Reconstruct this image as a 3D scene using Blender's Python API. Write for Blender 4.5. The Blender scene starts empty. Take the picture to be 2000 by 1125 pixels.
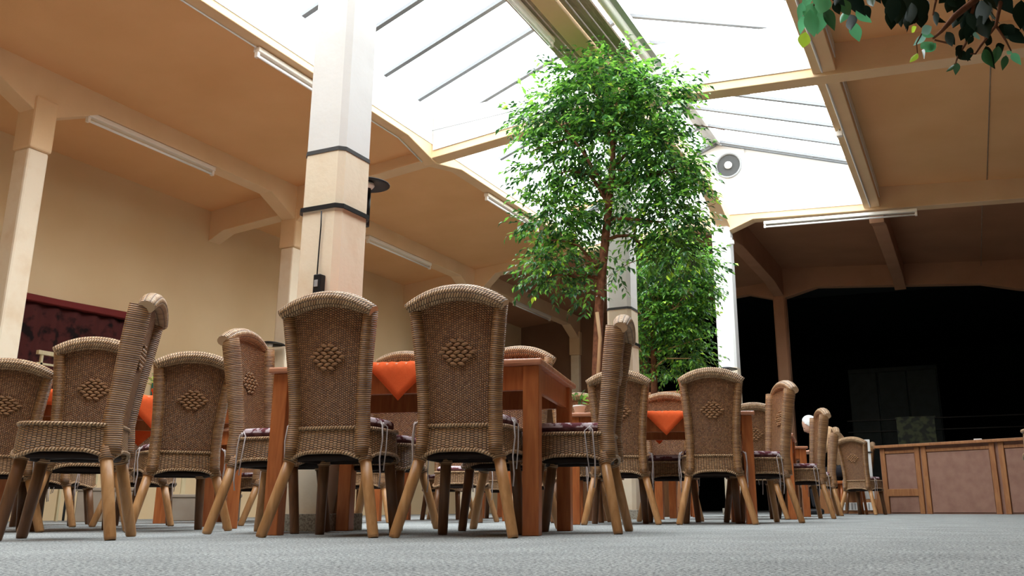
import bpy, bmesh, math, random
from math import sin, cos, pi, radians as R, sqrt, atan2
from mathutils import Vector as V, Matrix, Quaternion
rnd = random.Random(7)
S = bpy.context.scene
C = S.collection

# ------------------------------------------------------------------ camera
F, CX, CY = 1752.18, 1083.88, 516.365
PIT, ROL, YAW, CAMH = R(15.114), R(.25), R(24.359), .119
cam = bpy.data.cameras.new('camera')
cam.sensor_width = 36; cam.lens = F / 2000 * 36
cam.shift_x = -(CX - 1000) / 2000; cam.shift_y = (CY - 562.5) / 2000
cam.clip_start = .02; cam.clip_end = 200
co = bpy.data.objects.new('camera', cam); C.objects.link(co)
fwd = V((-sin(YAW) * cos(PIT), cos(YAW) * cos(PIT), sin(PIT)))
rgt = V((cos(YAW), sin(YAW), 0)); up = rgt.cross(fwd)
r2 = rgt * cos(ROL) - up * sin(ROL); u2 = rgt * sin(ROL) + up * cos(ROL)
co.matrix_world = Matrix(((r2.x, u2.x, -fwd.x, 0), (r2.y, u2.y, -fwd.y, 0), (r2.z, u2.z, -fwd.z, CAMH), (0, 0, 0, 1)))
S.camera = co

# ------------------------------------------------------------------ sky, exposure
w = bpy.data.worlds.new('sky'); S.world = w; w.use_nodes = True
bg = w.node_tree.nodes['Background']
bg.inputs[0].default_value = (.93, .97, 1, 1)
bg.inputs[1].default_value = 11.5
S.view_settings.view_transform = 'Standard'; S.view_settings.look = 'None'
S.view_settings.exposure = 0; S.view_settings.gamma = 1; S.view_settings.use_curve_mapping = False
S.cycles.max_bounces = 10; S.cycles.diffuse_bounces = 6; S.cycles.transparent_max_bounces = 12
S.cycles.sample_clamp_indirect = 8
YEND, YBEG = 13.05, .2
XC, XL, XP, XW, XR = -3.09, -5.47, -7.47, -8.8, -.89
def portal(x, y, z, sx, sy, tilt):
    l = bpy.data.lights.new('skylight_portal', 'AREA'); l.shape = 'RECTANGLE'; l.size = sx; l.size_y = sy
    l.cycles.is_portal = True
    o = bpy.data.objects.new('skylight_portal', l); C.objects.link(o); o.location = (x, y, z); o.rotation_euler = (0, tilt, 0)
portal(-4.28, (YEND + YBEG) / 2, 5.2, 2.5, YEND - YBEG, -atan2(.92, 2.38))
portal(-1.99, (YEND + YBEG) / 2, 5.28, 2.3, YEND - YBEG, atan2(.75, 2.2))

# ------------------------------------------------------------------ helpers
def gw(f, l):                       # forward / sideways metres from the camera's foot -> world x, y
    return (l * cos(YAW) - f * sin(YAW), f * cos(YAW) + l * sin(YAW))
def ray(x, y):
    a, b = x - CX, CY - y
    return fwd * F + r2 * a + u2 * b
def at(x, y, X=None, Y=None, Z=None, D=None):
    r = ray(x, y)
    t = X / r.x if X is not None else Y / r.y if Y is not None else (Z - CAMH) / r.z if Z is not None else D / F
    return V((0, 0, CAMH)) + r * t
def face(az): return YAW - R(az)    # z rotation of a thing whose local +y looks along azimuth az from the camera axis

class MB:
    def __init__(s): s.v = []; s.f = []; s.uv = []; s.mi = []; s.sm = []
    def quad(s, idx, uv=None, m=0, smooth=False):
        s.f.append(tuple(idx)); s.uv.append(uv or [(0, 0)] * len(idx)); s.mi.append(m); s.sm.append(smooth)
    def box(s, x0, x1, y0, y1, z0, z1, M=None, m=0):
        b = len(s.v)
        for z in (z0, z1):
            for (x, y) in ((x0, y0), (x1, y0), (x1, y1), (x0, y1)):
                p = V((x, y, z)); s.v.append(M @ p if M else p)
        for q in ((0, 3, 2, 1), (4, 5, 6, 7), (0, 1, 5, 4), (1, 2, 6, 5), (2, 3, 7, 6), (3, 0, 4, 7)):
            pts = [s.v[b + i] for i in q]
            a = (pts[1] - pts[0]).length; c = (pts[2] - pts[1]).length
            s.quad([b + i for i in q], [(0, 0), (a, 0), (a, c), (0, c)], m)
        return s
    def prism(s, poly, axis, a0, a1, m=0):   # poly of (p,q); axis 'x': (y,z) extruded in x; 'y': (x,z) extruded in y; 'z'
        b = len(s.v); n = len(poly)
        for a in (a0, a1):
            for (p, q) in poly:
                s.v.append(V((a, p, q)) if axis == 'x' else V((p, a, q)) if axis == 'y' else V((p, q, a)))
        s.quad(list(range(b, b + n)), None, m); s.quad([b + n + i for i in range(n)][::-1], None, m)
        for i in range(n):
            j = (i + 1) % n; s.quad([b + i, b + n + i, b + n + j, b + j], None, m)
        return s
    def tube(s, pts, rad, n=10, m=0, closed=False, caps=True, rad2=None, ref=None, v0=0):
        # rad: number or list; rad2: second radius (elliptic) along 'ref'
        pts = [V(p) for p in pts]; N = len(pts); b = len(s.v); vv = v0; vs = []
        rr = rad if isinstance(rad, (list, tuple)) else [rad] * N
        rq = rad2 if isinstance(rad2, (list, tuple)) else [rad2] * N if rad2 else rr
        prev = None
        for i in range(N):
            if closed: t = pts[(i + 1) % N] - pts[i - 1]
            else: t = pts[min(i + 1, N - 1)] - pts[max(i - 1, 0)]
            t.normalize()
            if ref is not None: a = V(ref)
            else: a = prev if prev is not None else (V((0, 0, 1)) if abs(t.z) < .9 else V((1, 0, 0)))
            a = (a - t * a.dot(t)).normalized(); c = t.cross(a); prev = a
            if i: vv += (pts[i] - pts[i - 1]).length
            vs.append(vv)
            for k in range(n):
                th = 2 * pi * k / n
                s.v.append(pts[i] + a * cos(th) * rq[i] + c * sin(th) * rr[i])
        per = 2 * pi * max(rr)
        for i in range(N if closed else N - 1):
            j = (i + 1) % N
            va, vb = vs[i], (vs[j] if j else vs[-1] + (pts[0] - pts[-1]).length)
            for k in range(n):
                l = (k + 1) % n
                s.quad([b + i * n + k, b + i * n + l, b + j * n + l, b + j * n + k],
                       [(per * k / n, va), (per * (k + 1) / n, va), (per * (k + 1) / n, vb), (per * k / n, vb)], m, True)
        if caps and not closed:
            cu_ = [(.0056, .0056)] * n; s.quad([b + k for k in range(n)][::-1], cu_, m); s.quad([b + (N - 1) * n + k for k in range(n)], cu_, m)
        return s
    def grid(s, fn, nu, nv, uvfn=None, m=0, smooth=True):
        b = len(s.v)
        for j in range(nv + 1):
            for i in range(nu + 1): s.v.append(V(fn(i / nu, j / nv)))
        for j in range(nv):
            for i in range(nu):
                q = [(i, j), (i + 1, j), (i + 1, j + 1), (i, j + 1)]
                s.quad([b + a + c * (nu + 1) for a, c in q], [uvfn(a / nu, c / nv) for a, c in q] if uvfn else None, m, smooth)
        return s
    def lathe(s, prof, n=16, M=None, m=0):
        b = len(s.v)
        for (r, z) in prof:
            for k in range(n):
                p = V((r * cos(2 * pi * k / n), r * sin(2 * pi * k / n), z)); s.v.append(M @ p if M else p)
        for i in range(len(prof) - 1):
            for k in range(n):
                l = (k + 1) % n
                s.quad([b + i * n + k, b + i * n + l, b + (i + 1) * n + l, b + (i + 1) * n + k], None, m, True)
        s.quad([b + k for k in range(n)][::-1], None, m); s.quad([b + (len(prof) - 1) * n + k for k in range(n)], None, m)
        return s
    def mesh(s, name, mats):
        me = bpy.data.meshes.new(name); me.from_pydata([tuple(p) for p in s.v], [], s.f)
        ul = me.uv_layers.new(name='UVMap'); d = [c for u in s.uv for p in u for c in p]; ul.data.foreach_set('uv', d)
        for m in (mats if isinstance(mats, (list, tuple)) else [mats]): me.materials.append(m)
        me.polygons.foreach_set('material_index', s.mi); me.polygons.foreach_set('use_smooth', s.sm)
        me.update(); return me
    def build(s, name, mats, parent=None, bev=0, **kw):
        o = bpy.data.objects.new(name, s.mesh(name, mats)); C.objects.link(o)
        if parent: o.parent = parent
        if bev:
            b = o.modifiers.new('bevel', 'BEVEL'); b.width = bev; b.segments = 2; b.limit_method = 'ANGLE'
        for k, v_ in kw.items(): o[k] = v_
        return o
def empty(name, label, cat, loc=(0, 0, 0), rz=0, group=None, kind=None):
    o = bpy.data.objects.new(name, None); C.objects.link(o); o.location = loc; o.rotation_euler = (0, 0, rz); o.empty_display_size = .1
    return tag(o, label, cat, group, kind)
def tag(o, label, cat, group=None, kind=None):
    if label: o['label'] = label
    if cat: o['category'] = cat
    if group: o['group'] = group
    if kind: o['kind'] = kind
    return o
kids = {}
def copy_tree(o, parent=None):
    c = o.copy(); C.objects.link(c); c.parent = parent
    for ch in list(o.children): copy_tree(ch, c)
    return c

# ------------------------------------------------------------------ materials
def mat(name, col, rough=.7, spec=.3, noise=None, bump=None, metal=0, trans=0):
    m = bpy.data.materials.new(name); m.use_nodes = True; nt = m.node_tree; p = nt.nodes['Principled BSDF']
    p.inputs['Base Color'].default_value = (*col, 1); p.inputs['Roughness'].default_value = rough
    p.inputs['Specular IOR Level'].default_value = spec; p.inputs['Metallic'].default_value = metal
    tc = nt.nodes.new('ShaderNodeTexCoord')
    if noise:                        # (scale, second colour, detail, lo, hi)
        n = nt.nodes.new('ShaderNodeTexNoise'); n.inputs['Scale'].default_value = noise[0]; n.inputs['Detail'].default_value = noise[2]
        nt.links.new(tc.outputs['Object'], n.inputs['Vector'])
        r = nt.nodes.new('ShaderNodeMapRange'); r.inputs[1].default_value = noise[3]; r.inputs[2].default_value = noise[4]
        nt.links.new(n.outputs['Fac'], r.inputs[0])
        x = nt.nodes.new('ShaderNodeMix'); x.data_type = 'RGBA'; x.inputs[6].default_value = (*col, 1); x.inputs[7].default_value = (*noise[1], 1)
        nt.links.new(r.outputs[0], x.inputs[0]); nt.links.new(x.outputs[2], p.inputs['Base Color'])
    if bump:
        n2 = nt.nodes.new('ShaderNodeTexNoise'); n2.inputs['Scale'].default_value = bump[0]; n2.inputs['Detail'].default_value = 4
        nt.links.new(tc.outputs['Object'], n2.inputs['Vector'])
        b = nt.nodes.new('ShaderNodeBump'); b.inputs['Strength'].default_value = bump[1]; b.inputs['Distance'].default_value = bump[2]
        nt.links.new(n2.outputs['Fac'], b.inputs['Height']); nt.links.new(b.outputs[0], p.inputs['Normal'])
    if trans:
        t = nt.nodes.new('ShaderNodeBsdfTranslucent'); t.inputs[0].default_value = (*[min(1, c * 1.6) for c in col], 1)
        mx = nt.nodes.new('ShaderNodeMixShader'); mx.inputs[0].default_value = trans
        nt.links.new(p.outputs[0], mx.inputs[1]); nt.links.new(t.outputs[0], mx.inputs[2])
        nt.links.new(mx.outputs[0], nt.nodes['Material Output'].inputs['Surface'])
    return m
def mth(nt, op, a, b=None, c=None):
    n = nt.nodes.new('ShaderNodeMath'); n.operation = op
    for i, q in enumerate((a, b, c)):
        if q is None: continue
        if isinstance(q, (int, float)): n.inputs[i].default_value = q
        else: nt.links.new(q, n.inputs[i])
    return n.outputs[0]
def wicker(name, wu, wv, wrap=False, lo=(.05, .02, .009), mid=(.30, .145, .062), hi=(.47, .26, .12), diag=0, dist=.004):
    m = bpy.data.materials.new(name); m.use_nodes = True; nt = m.node_tree; p = nt.nodes['Principled BSDF']
    p.inputs['Roughness'].default_value = .42; p.inputs['Specular IOR Level'].default_value = .45
    uv = nt.nodes.new('ShaderNodeUVMap'); sp = nt.nodes.new('ShaderNodeSeparateXYZ'); nt.links.new(uv.outputs[0], sp.inputs[0])
    u, v = sp.outputs[0], sp.outputs[1]
    if diag: v = mth(nt, 'ADD', v, mth(nt, 'MULTIPLY', u, diag))
    iu = mth(nt, 'FLOOR', mth(nt, 'DIVIDE', u, wu)); vs = mth(nt, 'DIVIDE', v, wv)
    if wrap:
        h = mth(nt, 'ABSOLUTE', mth(nt, 'SINE', mth(nt, 'MULTIPLY', vs, pi))); iv = mth(nt, 'FLOOR', vs); iu2 = None
    else:
        par = mth(nt, 'MULTIPLY', mth(nt, 'MODULO', mth(nt, 'ABSOLUTE', iu), 2), .5)
        vp = mth(nt, 'ADD', vs, par); iv = mth(nt, 'FLOOR', vp)
        s_ = mth(nt, 'ABSOLUTE', mth(nt, 'SINE', mth(nt, 'MULTIPLY', vp, pi)))
        cu = mth(nt, 'ABSOLUTE', mth(nt, 'SINE', mth(nt, 'MULTIPLY', mth(nt, 'DIVIDE', u, wu), pi)))
        h = mth(nt, 'MULTIPLY', mth(nt, 'POWER', s_, .8), mth(nt, 'POWER', cu, .45))
    cb = nt.nodes.new('ShaderNodeCombineXYZ'); nt.links.new(iv, cb.inputs[1])
    if not wrap: nt.links.new(iu, cb.inputs[0])
    wn = nt.nodes.new('ShaderNodeTexWhiteNoise'); nt.links.new(cb.outputs[0], wn.inputs[0])
    tc = nt.nodes.new('ShaderNodeTexCoord'); nz = nt.nodes.new('ShaderNodeTexNoise'); nz.inputs['Scale'].default_value = 9; nz.inputs['Detail'].default_value = 3
    nt.links.new(tc.outputs['Object'], nz.inputs['Vector'])
    k = mth(nt, 'ADD', mth(nt, 'MULTIPLY', wn.outputs[0], .6), mth(nt, 'MULTIPLY', nz.outputs['Fac'], .5))
    x = nt.nodes.new('ShaderNodeMix'); x.data_type = 'RGBA'; x.inputs[6].default_value = (*mid, 1); x.inputs[7].default_value = (*hi, 1); nt.links.new(k, x.inputs[0])
    mr = nt.nodes.new('ShaderNodeMapRange'); mr.inputs[1].default_value = .1; mr.inputs[2].default_value = .62; nt.links.new(h, mr.inputs[0])
    y = nt.nodes.new('ShaderNodeMix'); y.data_type = 'RGBA'; y.inputs[6].default_value = (*lo, 1); nt.links.new(x.outputs[2], y.inputs[7]); nt.links.new(mr.outputs[0], y.inputs[0])  # gaps between strands darkened, their cavity shade put into the colour
    nt.links.new(y.outputs[2], p.inputs['Base Color'])
    b = nt.nodes.new('ShaderNodeBump'); b.inputs['Strength'].default_value = 1; b.inputs['Distance'].default_value = dist
    nt.links.new(h, b.inputs['Height']); nt.links.new(b.outputs[0], p.inputs['Normal'])
    return m
def wood(name, a, b, rough=.4, sc=(14, 14, 1.6), spec=.4):
    m = bpy.data.materials.new(name); m.use_nodes = True; nt = m.node_tree; p = nt.nodes['Principled BSDF']
    p.inputs['Roughness'].default_value = rough; p.inputs['Specular IOR Level'].default_value = spec
    tc = nt.nodes.new('ShaderNodeTexCoord'); mp = nt.nodes.new('ShaderNodeMapping'); mp.inputs['Scale'].default_value = sc
    nt.links.new(tc.outputs['Object'], mp.inputs[0])
    n = nt.nodes.new('ShaderNodeTexNoise'); n.inputs['Scale'].default_value = 2.2; n.inputs['Detail'].default_value = 7; n.inputs['Distortion'].default_value = 1.2
    nt.links.new(mp.outputs[0], n.inputs['Vector'])
    r = nt.nodes.new('ShaderNodeValToRGB'); r.color_ramp.elements[0].color = (*a, 1); r.color_ramp.elements[1].color = (*b, 1)
    r.color_ramp.elements[0].position = .3; r.color_ramp.elements[1].position = .7
    nt.links.new(n.outputs['Fac'], r.inputs[0]); nt.links.new(r.outputs[0], p.inputs['Base Color'])
    return m
CREAM = (.66, .47, .28)
M = {}
M['ceil'] = mat('ceiling_plaster', (.78, .46, .225), .85, .1, (1.3, (.72, .41, .19), 5, .35, .7), (60, .25, .004))
M['wall'] = mat('wall_plaster', (.74, .56, .34), .85, .1, (.9, (.68, .49, .28), 4, .35, .7), (80, .2, .003))
M['beam'] = mat('beam_paint', (.78, .56, .345), .75, .15, (2.5, (.72, .50, .29), 4, .35, .75), (40, .3, .004))
M['rearc'] = mat('ceiling_plaster_shaded', (.42, .215, .12), .85, .1, (1.3, (.36, .18, .10), 5, .35, .7), (60, .25, .004))  # darker copy of the ceiling colour, with the shade beyond the skylight in it
M['rearb'] = mat('beam_paint_shaded', (.46, .25, .15), .75, .15, (2.5, (.40, .21, .12), 4, .35, .75), (40, .3, .004))  # beam colour darkened to carry the shade beyond the skylight
M['white'] = mat('white_paint', (.77, .76, .73), .6, .25, (3, (.70, .68, .65), 5, .4, .8), (30, .25, .004))
M['colcream'] = mat('cream_paint', (.82, .70, .53), .6, .25, (5, (.74, .58, .40), 6, .45, .75), (35, .3, .004))
M['lamp'] = mat('lamp_enamel', (.85, .80, .72), .4, .4)
M['tube'] = mat('tube_glass', (.9, .9, .88), .25, .5)
M['dark'] = mat('black_metal', (.008, .008, .009), .45, .4)
M['grey'] = mat('grey_metal', (.42, .42, .42), .45, .4, metal=.3)
M['barg'] = mat('glazing_bar_grey', (.17, .175, .18), .7, .1)
M['board'] = wood('aged_board', (.25, .19, .14), (.40, .32, .25), .7, (8, 2, 8), .2)
M['void'] = mat('unlit_black', (.004, .006, .006), .9, .05)  # near-black stands in for the darkness of unlit depth
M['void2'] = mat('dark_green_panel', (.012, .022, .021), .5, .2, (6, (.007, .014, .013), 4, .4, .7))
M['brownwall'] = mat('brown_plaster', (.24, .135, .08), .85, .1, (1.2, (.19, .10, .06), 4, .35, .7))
M['concrete'] = mat('rough_concrete', (.42, .38, .31), .9, .1, (90, (.25, .22, .18), 3, .45, .6), (120, .6, .006))
M['wick'] = wicker('wicker_weave', .012, .0098, lo=(.022, .008, .004), mid=(.185, .066, .021), hi=(.42, .20, .078))
M['wick2'] = wicker('wicker_skirt_weave', .017, .0098, lo=(.02, .008, .004), mid=(.23, .105, .04), hi=(.44, .25, .11))
M['wrap'] = wicker('wicker_wrap', .02, .0088, True, lo=(.035, .013, .005), mid=(.20, .080, .025), hi=(.46, .24, .092), dist=.003)
M['roll'] = wicker('wicker_braid', .024, .0125, lo=(.06, .025, .012), mid=(.38, .20, .09), hi=(.66, .44, .25), diag=.45, dist=.006)
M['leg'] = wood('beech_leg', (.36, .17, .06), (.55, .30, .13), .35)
M['legd'] = wood('beech_leg_shaded', (.10, .042, .016), (.19, .085, .035), .4)  # darker copy of the leg wood: under-seat shade put into the front legs
M['cuff'] = wicker('rattan_cuff', .02, .009, True)
M['frame'] = mat('dark_seat_frame', (.018, .009, .006), .7, .2)
M['table'] = wood('table_wood', (.33, .085, .022), (.48, .155, .045), .33)
M['tabletop'] = wood('tabletop_wood', (.42, .17, .09), (.58, .27, .16), .25, (1.4, 12, 12))
M['cloth'] = mat('orange_cloth', (.88, .16, .045), .85, .1, (300, (.80, .13, .035), 2, .4, .6), (400, .3, .001), trans=.25)
M['cush'] = mat('floral_cushion', (.60, .50, .53), .9, .1, (28, (.16, .05, .06), 3, .48, .56), (200, .3, .002))
M['cushd'] = mat('plum_cushion_side', (.09, .035, .04), .9, .1, (20, (.16, .07, .07), 2, .4, .6))
M['cord'] = mat('cord', (.50, .44, .43), .9, .1)
M['bark'] = mat('bark', (.20, .085, .045), .85, .1, (22, (.11, .045, .025), 5, .4, .65), (60, .6, .006))
M['stake'] = wood('bamboo_stake', (.42, .25, .12), (.52, .33, .17), .6)
M['leafa'] = mat('ficus_leaf_bright', (.16, .36, .045), .32, .5, trans=.4)
M['leafb'] = mat('ficus_leaf_mid', (.05, .16, .025), .3, .5, trans=.3)
M['leafc'] = mat('ficus_leaf_deep', (.022, .075, .02), .28, .5, trans=.22)
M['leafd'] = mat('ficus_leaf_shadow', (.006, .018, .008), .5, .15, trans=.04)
M['leafy'] = mat('ficus_leaf_young', (.42, .62, .05), .35, .5, trans=.4)
M['leaft'] = mat('ficus_leaf_pale', (.10, .36, .16), .25, .6, trans=.35)
M['leafw'] = mat('ficus_leaf_shiny', (.22, .42, .33), .3, .6, trans=.3)
M['counterp'] = mat('counter_panel', (.30, .165, .12), .6, .25, (9, (.24, .125, .09), 5, .35, .7))
M['counterw'] = wood('counter_frame_wood', (.26, .10, .04), (.40, .18, .07), .45)
M['red'] = mat('dark_red_curtain', (.075, .018, .016), .8, .15, (7, (.012, .006, .006), 3, .52, .64))
M['redlip'] = mat('red_pelmet', (.16, .02, .018), .7, .2)
M['teal'] = mat('teal_board', (.015, .20, .19), .6, .3)
M['terra'] = mat('terracotta', (.55, .17, .05), .7, .2, (30, (.45, .12, .04), 3, .4, .6))
M['paper'] = mat('white_card', (.80, .78, .75), .7, .2)
M['blue'] = mat('blue_print', (.05, .07, .30), .6, .2)
M['shirt'] = mat('tan_shirt', (.52, .34, .20), .85, .1, (8, (.44, .27, .15), 3, .4, .6), (14, .8, .03))
M['skin'] = mat('skin', (.62, .36, .26), .5, .3)
M['hair'] = mat('white_hair', (.80, .79, .77), .8, .2, bump=(80, .8, .01))
M['trouser'] = mat('dark_trousers', (.03, .03, .035), .9, .1)
M['trellis'] = wood('pale_trellis', (.52, .42, .24), (.62, .52, .33), .6)
M['box'] = mat('grey_beige_box', (.33, .27, .21), .8, .1, (3, (.27, .21, .16), 3, .4, .6))
M['olive'] = mat('olive_mosaic', (.08, .10, .045), .5, .3, (9, (.022, .03, .02), 1, .42, .58))
M['soil'] = mat('soil', (.03, .018, .01), .95, .05)
# carpet
m = mat('carpet', (.30, .33, .335), .95, .05); M['carpet'] = m; nt = m.node_tree; p = nt.nodes['Principled BSDF']
tc = nt.nodes.new('ShaderNodeTexCoord'); n1 = nt.nodes.new('ShaderNodeTexNoise'); n1.inputs['Scale'].default_value = 110; n1.inputs['Detail'].default_value = 5; n1.inputs['Roughness'].default_value = .8
n2 = nt.nodes.new('ShaderNodeTexNoise'); n2.inputs['Scale'].default_value = 3.5; n2.inputs['Detail'].default_value = 6
for n in (n1, n2): nt.links.new(tc.outputs['Object'], n.inputs['Vector'])
rp = nt.nodes.new('ShaderNodeValToRGB'); e = rp.color_ramp.elements; e[0].position = .40; e[0].color = (.06, .07, .074, 1); e[1].position = .58; e[1].color = (.52, .53, .51, 1)
nt.links.new(n1.outputs['Fac'], rp.inputs[0])
mx = nt.nodes.new('ShaderNodeMix'); mx.data_type = 'RGBA'; mx.blend_type = 'MULTIPLY'; mx.inputs[0].default_value = .5
r2_ = nt.nodes.new('ShaderNodeMapRange'); r2_.inputs[1].default_value = .3; r2_.inputs[2].default_value = .7; r2_.inputs[3].default_value = .65; r2_.inputs[4].default_value = 1.1
nt.links.new(n2.outputs['Fac'], r2_.inputs[0]); cc = nt.nodes.new('ShaderNodeCombineColor')
for i in range(3): nt.links.new(r2_.outputs[0], cc.inputs[i])
nt.links.new(rp.outputs[0], mx.inputs[6]); nt.links.new(cc.outputs[0], mx.inputs[7]); nt.links.new(mx.outputs[2], p.inputs['Base Color'])
bb = nt.nodes.new('ShaderNodeBump'); bb.inputs['Strength'].default_value = .7; bb.inputs['Distance'].default_value = .004
nt.links.new(n1.outputs['Fac'], bb.inputs['Height']); nt.links.new(bb.outputs[0], p.inputs['Normal'])
# skylight glass: clear thin pane
m = bpy.data.materials.new('skylight_glass'); m.use_nodes = True; nt = m.node_tree; M['glass'] = m
nt.nodes.remove(nt.nodes['Principled BSDF']); t = nt.nodes.new('ShaderNodeBsdfTransparent'); t.inputs[0].default_value = (.96, .98, .99, 1)
g = nt.nodes.new('ShaderNodeBsdfGlossy'); g.inputs['Roughness'].default_value = .05
mx = nt.nodes.new('ShaderNodeMixShader'); mx.inputs[0].default_value = .06
nt.links.new(t.outputs[0], mx.inputs[1]); nt.links.new(g.outputs[0], mx.inputs[2]); nt.links.new(mx.outputs[0], nt.nodes['Material Output'].inputs['Surface'])

# ------------------------------------------------------------------ the hall
def struct(mb, name, m, label=None, cat=None, bev=0):
    o = mb.build(name, m, bev=bev); o['kind'] = 'structure'
    return tag(o, label, cat)
XE = 6.4; YB = 17.6; YF = 25.
struct(MB().box(XW - .4, XE, -3.4, YF, -.2, 0), 'floor', M['carpet'], 'grey flecked carpet covering the hall floor', 'floor')
struct(MB().box(XW - .3, XW, -3.4, YB + .2, 0, 4.4), 'wall_left', M['wall'], 'plain cream plastered wall on the left', 'wall')
struct(MB().box(XW, XE, -3.4, -3.2, 0, 4.7), 'wall_front', M['wall'], 'cream wall behind the viewer', 'wall')
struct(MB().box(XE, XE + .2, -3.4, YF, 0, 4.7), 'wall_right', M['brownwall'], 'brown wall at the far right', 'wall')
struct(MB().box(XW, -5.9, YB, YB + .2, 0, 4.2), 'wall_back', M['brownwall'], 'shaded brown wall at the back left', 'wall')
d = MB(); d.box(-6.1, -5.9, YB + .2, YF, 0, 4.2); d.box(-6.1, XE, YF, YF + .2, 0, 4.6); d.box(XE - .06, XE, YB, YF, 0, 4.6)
struct(d, 'wall_dark', M['void'], 'walls of the unlit room behind the counter, coloured black for its darkness', 'wall')
def slabL(x): return 4.21 + .09 * (x + 5.5)
def slabR(x): return 4.52 - .085 * (x + .8)
c = MB()
c.prism([(XW - .3, slabL(XW - .3)), (XL, slabL(XL)), (XL, 4.6), (XW - .3, 4.6)], 'y', -3.4, YEND)
c.prism([(XR, slabR(XR)), (XE + .2, slabR(XE)), (XE + .2, 4.8), (XR, 4.8)], 'y', -3.4, YEND)
def zr(x): return 4.6 - (.09 if x < XC else .075) * abs(x - XC)
def zb2(x): return 4.316 - (.099 * (XC - x) if x < XC else .057 * (x - XC))
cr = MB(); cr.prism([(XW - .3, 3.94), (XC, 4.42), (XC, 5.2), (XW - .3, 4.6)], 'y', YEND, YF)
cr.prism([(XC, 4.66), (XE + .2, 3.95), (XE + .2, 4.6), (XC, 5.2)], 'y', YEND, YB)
struct(cr, 'ceiling_rear', M['rearc'], 'ceiling beyond the skylight, its shade put into a darker brown', 'ceiling')
c.box(XL, XR, -3.4, YBEG, 4.3, 5.7)  # unseen roof added to close the skylight behind the camera and cut light
struct(c, 'ceiling', M['ceil'], 'tan painted sloping ceiling slabs beside the skylight, with an added unseen roof behind the camera', 'ceiling')
struct(MB().prism([(-6.1, 4.15), (XE, 3.9), (XE, 4.6), (-6.1, 4.8)], 'y', YB + .2, YF), 'ceiling_dark', M['void'], 'ceiling of the unlit room behind the counter, coloured black for its darkness', 'ceiling')

LB = 'cream painted concrete '
def abeam(x, wd, ztop, zs, ys, hz, name, label, hl=.55, y0=None, y1=None, m='beam'):
    # beam along Y over bays between nodes ys, haunched down by hz at every node
    pl = []
    for i, y in enumerate(ys):
        if i: pl.append((y - hl, zs))
        pl.append((y, zs - hz))
        if i < len(ys) - 1: pl.append((y + hl, zs))
    poly = pl + [(ys[-1], ztop), (ys[0], ztop)]
    return struct(MB().prism(poly, 'x', x - wd / 2, x + wd / 2), 'beam', M[m], label, 'beam', .008)
YN = [-1., 3.88, 8.5, 13.05, 17.6]
abeam(XP, .2, 4.3, 3.83, [.4, 4.97, 8.5, 13.05, 17.6], .27, 'beam', LB + 'beam running over the left posts')
abeam(XL, .16, 4.55, 4.185, [YBEG, 3.88, 8.5, 13.05], .13, 'beam', LB + 'beam along the left edge of the skylight', .6)
abeam(XR, .22, 4.7, 4.25, [YBEG, 3.88, 8.5, 13.05], .03, 'beam', LB + 'beam along the right edge of the skylight', .4)
abeam(-3.04, .2, 4.75, 4.5, [YBEG, 4.09, 8.5, 13.05], .33, 'beam', LB + 'valley beam down the middle of the skylight', .85)
abeam(XC, .2, 4.9, 4.2, [13.05, 17.6], .12, 'beam', 'shade-darkened brown concrete beam behind the first white column of the counter side', 1., m='rearb')
abeam(-.85, .2, 4.7, 4.12, [13.05, 17.6], .1, 'beam', 'shade-darkened brown concrete beam running to the middle of the dark opening', .5, m='rearb')
for y in (8.5, 13.05):
    poly = [(XW, 3.5), (XW + .25, 3.62), (XP - .1, 3.7), (XP - .1, 3.56), (XP + .1, 3.56), (XP + .5, zb2(XP + .5))]
    poly += [(XC - .5, zb2(XC - .5)), (XC - .12, 4.15), (XC + .12, 4.15), (XC + .5, zb2(XC + .5)), (XE, zb2(XE)), (XE, 4.5), (XR, 4.6), (XL, 4.6), (XW, 4.4)]
    struct(MB().prism(poly, 'y', y - .1, y + .1), 'beam', M['beam'], LB + ('cross beam behind the ficus crown' if y < 10 else 'cross beam carrying the fan gable'), 'beam', .008)
    # white painted upstand inside the skylight
    up_ = MB()
    up_.prism([(XL + .1, zb2(XL) + .10), (XC - .15, 4.40), (XC - .15, 4.66), (XL + .1, 4.66)], 'y', y - .115, y - .101)
    up_.prism([(XC + .15, 4.40), (XR - .11, zb2(XR) + .10), (XR - .11, 4.80), (XC + .15, 4.94)], 'y', y - .115, y - .101)
    up_.prism([(XL + .1, 4.45), (XC - .15, 4.5), (XC - .15, 4.66), (XL + .1, 4.66)], 'y', y - .09, y + .09)
    up_.prism([(XC + .15, 4.5), (XR - .11, 4.45), (XR - .11, 4.80), (XC + .15, 4.94)], 'y', y - .09, y + .09)
    struct(up_, 'trim_1' if y < 10 else 'trim_2', M['white'], 'white painted upstand on the ' + ('nearer' if y < 10 else 'farther') + ' cross beam', 'trim')
# far beam with haunches over the dark opening
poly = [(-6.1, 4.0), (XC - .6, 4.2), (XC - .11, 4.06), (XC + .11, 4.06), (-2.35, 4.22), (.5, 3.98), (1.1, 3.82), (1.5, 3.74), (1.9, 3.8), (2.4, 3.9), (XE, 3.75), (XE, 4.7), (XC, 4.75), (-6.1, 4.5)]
struct(MB().prism(poly, 'y', YB - .1, YB + .1), 'beam', M['rearb'], 'shade-darkened brown concrete arched beam over the dark opening', 'beam', .008)
# curbs
k = MB()
k.box(XL - .12, XL + .088, YBEG, YEND, 4.26, 4.68); struct(k, 'trim_3', M['white'], 'white skylight curb on the left side', 'trim')
k = MB(); k.box(XR - .118, XR + .12, YBEG, YEND, 4.36, 4.86); struct(k, 'trim_4', M['white'], 'white skylight curb on the right side', 'trim')

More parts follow.
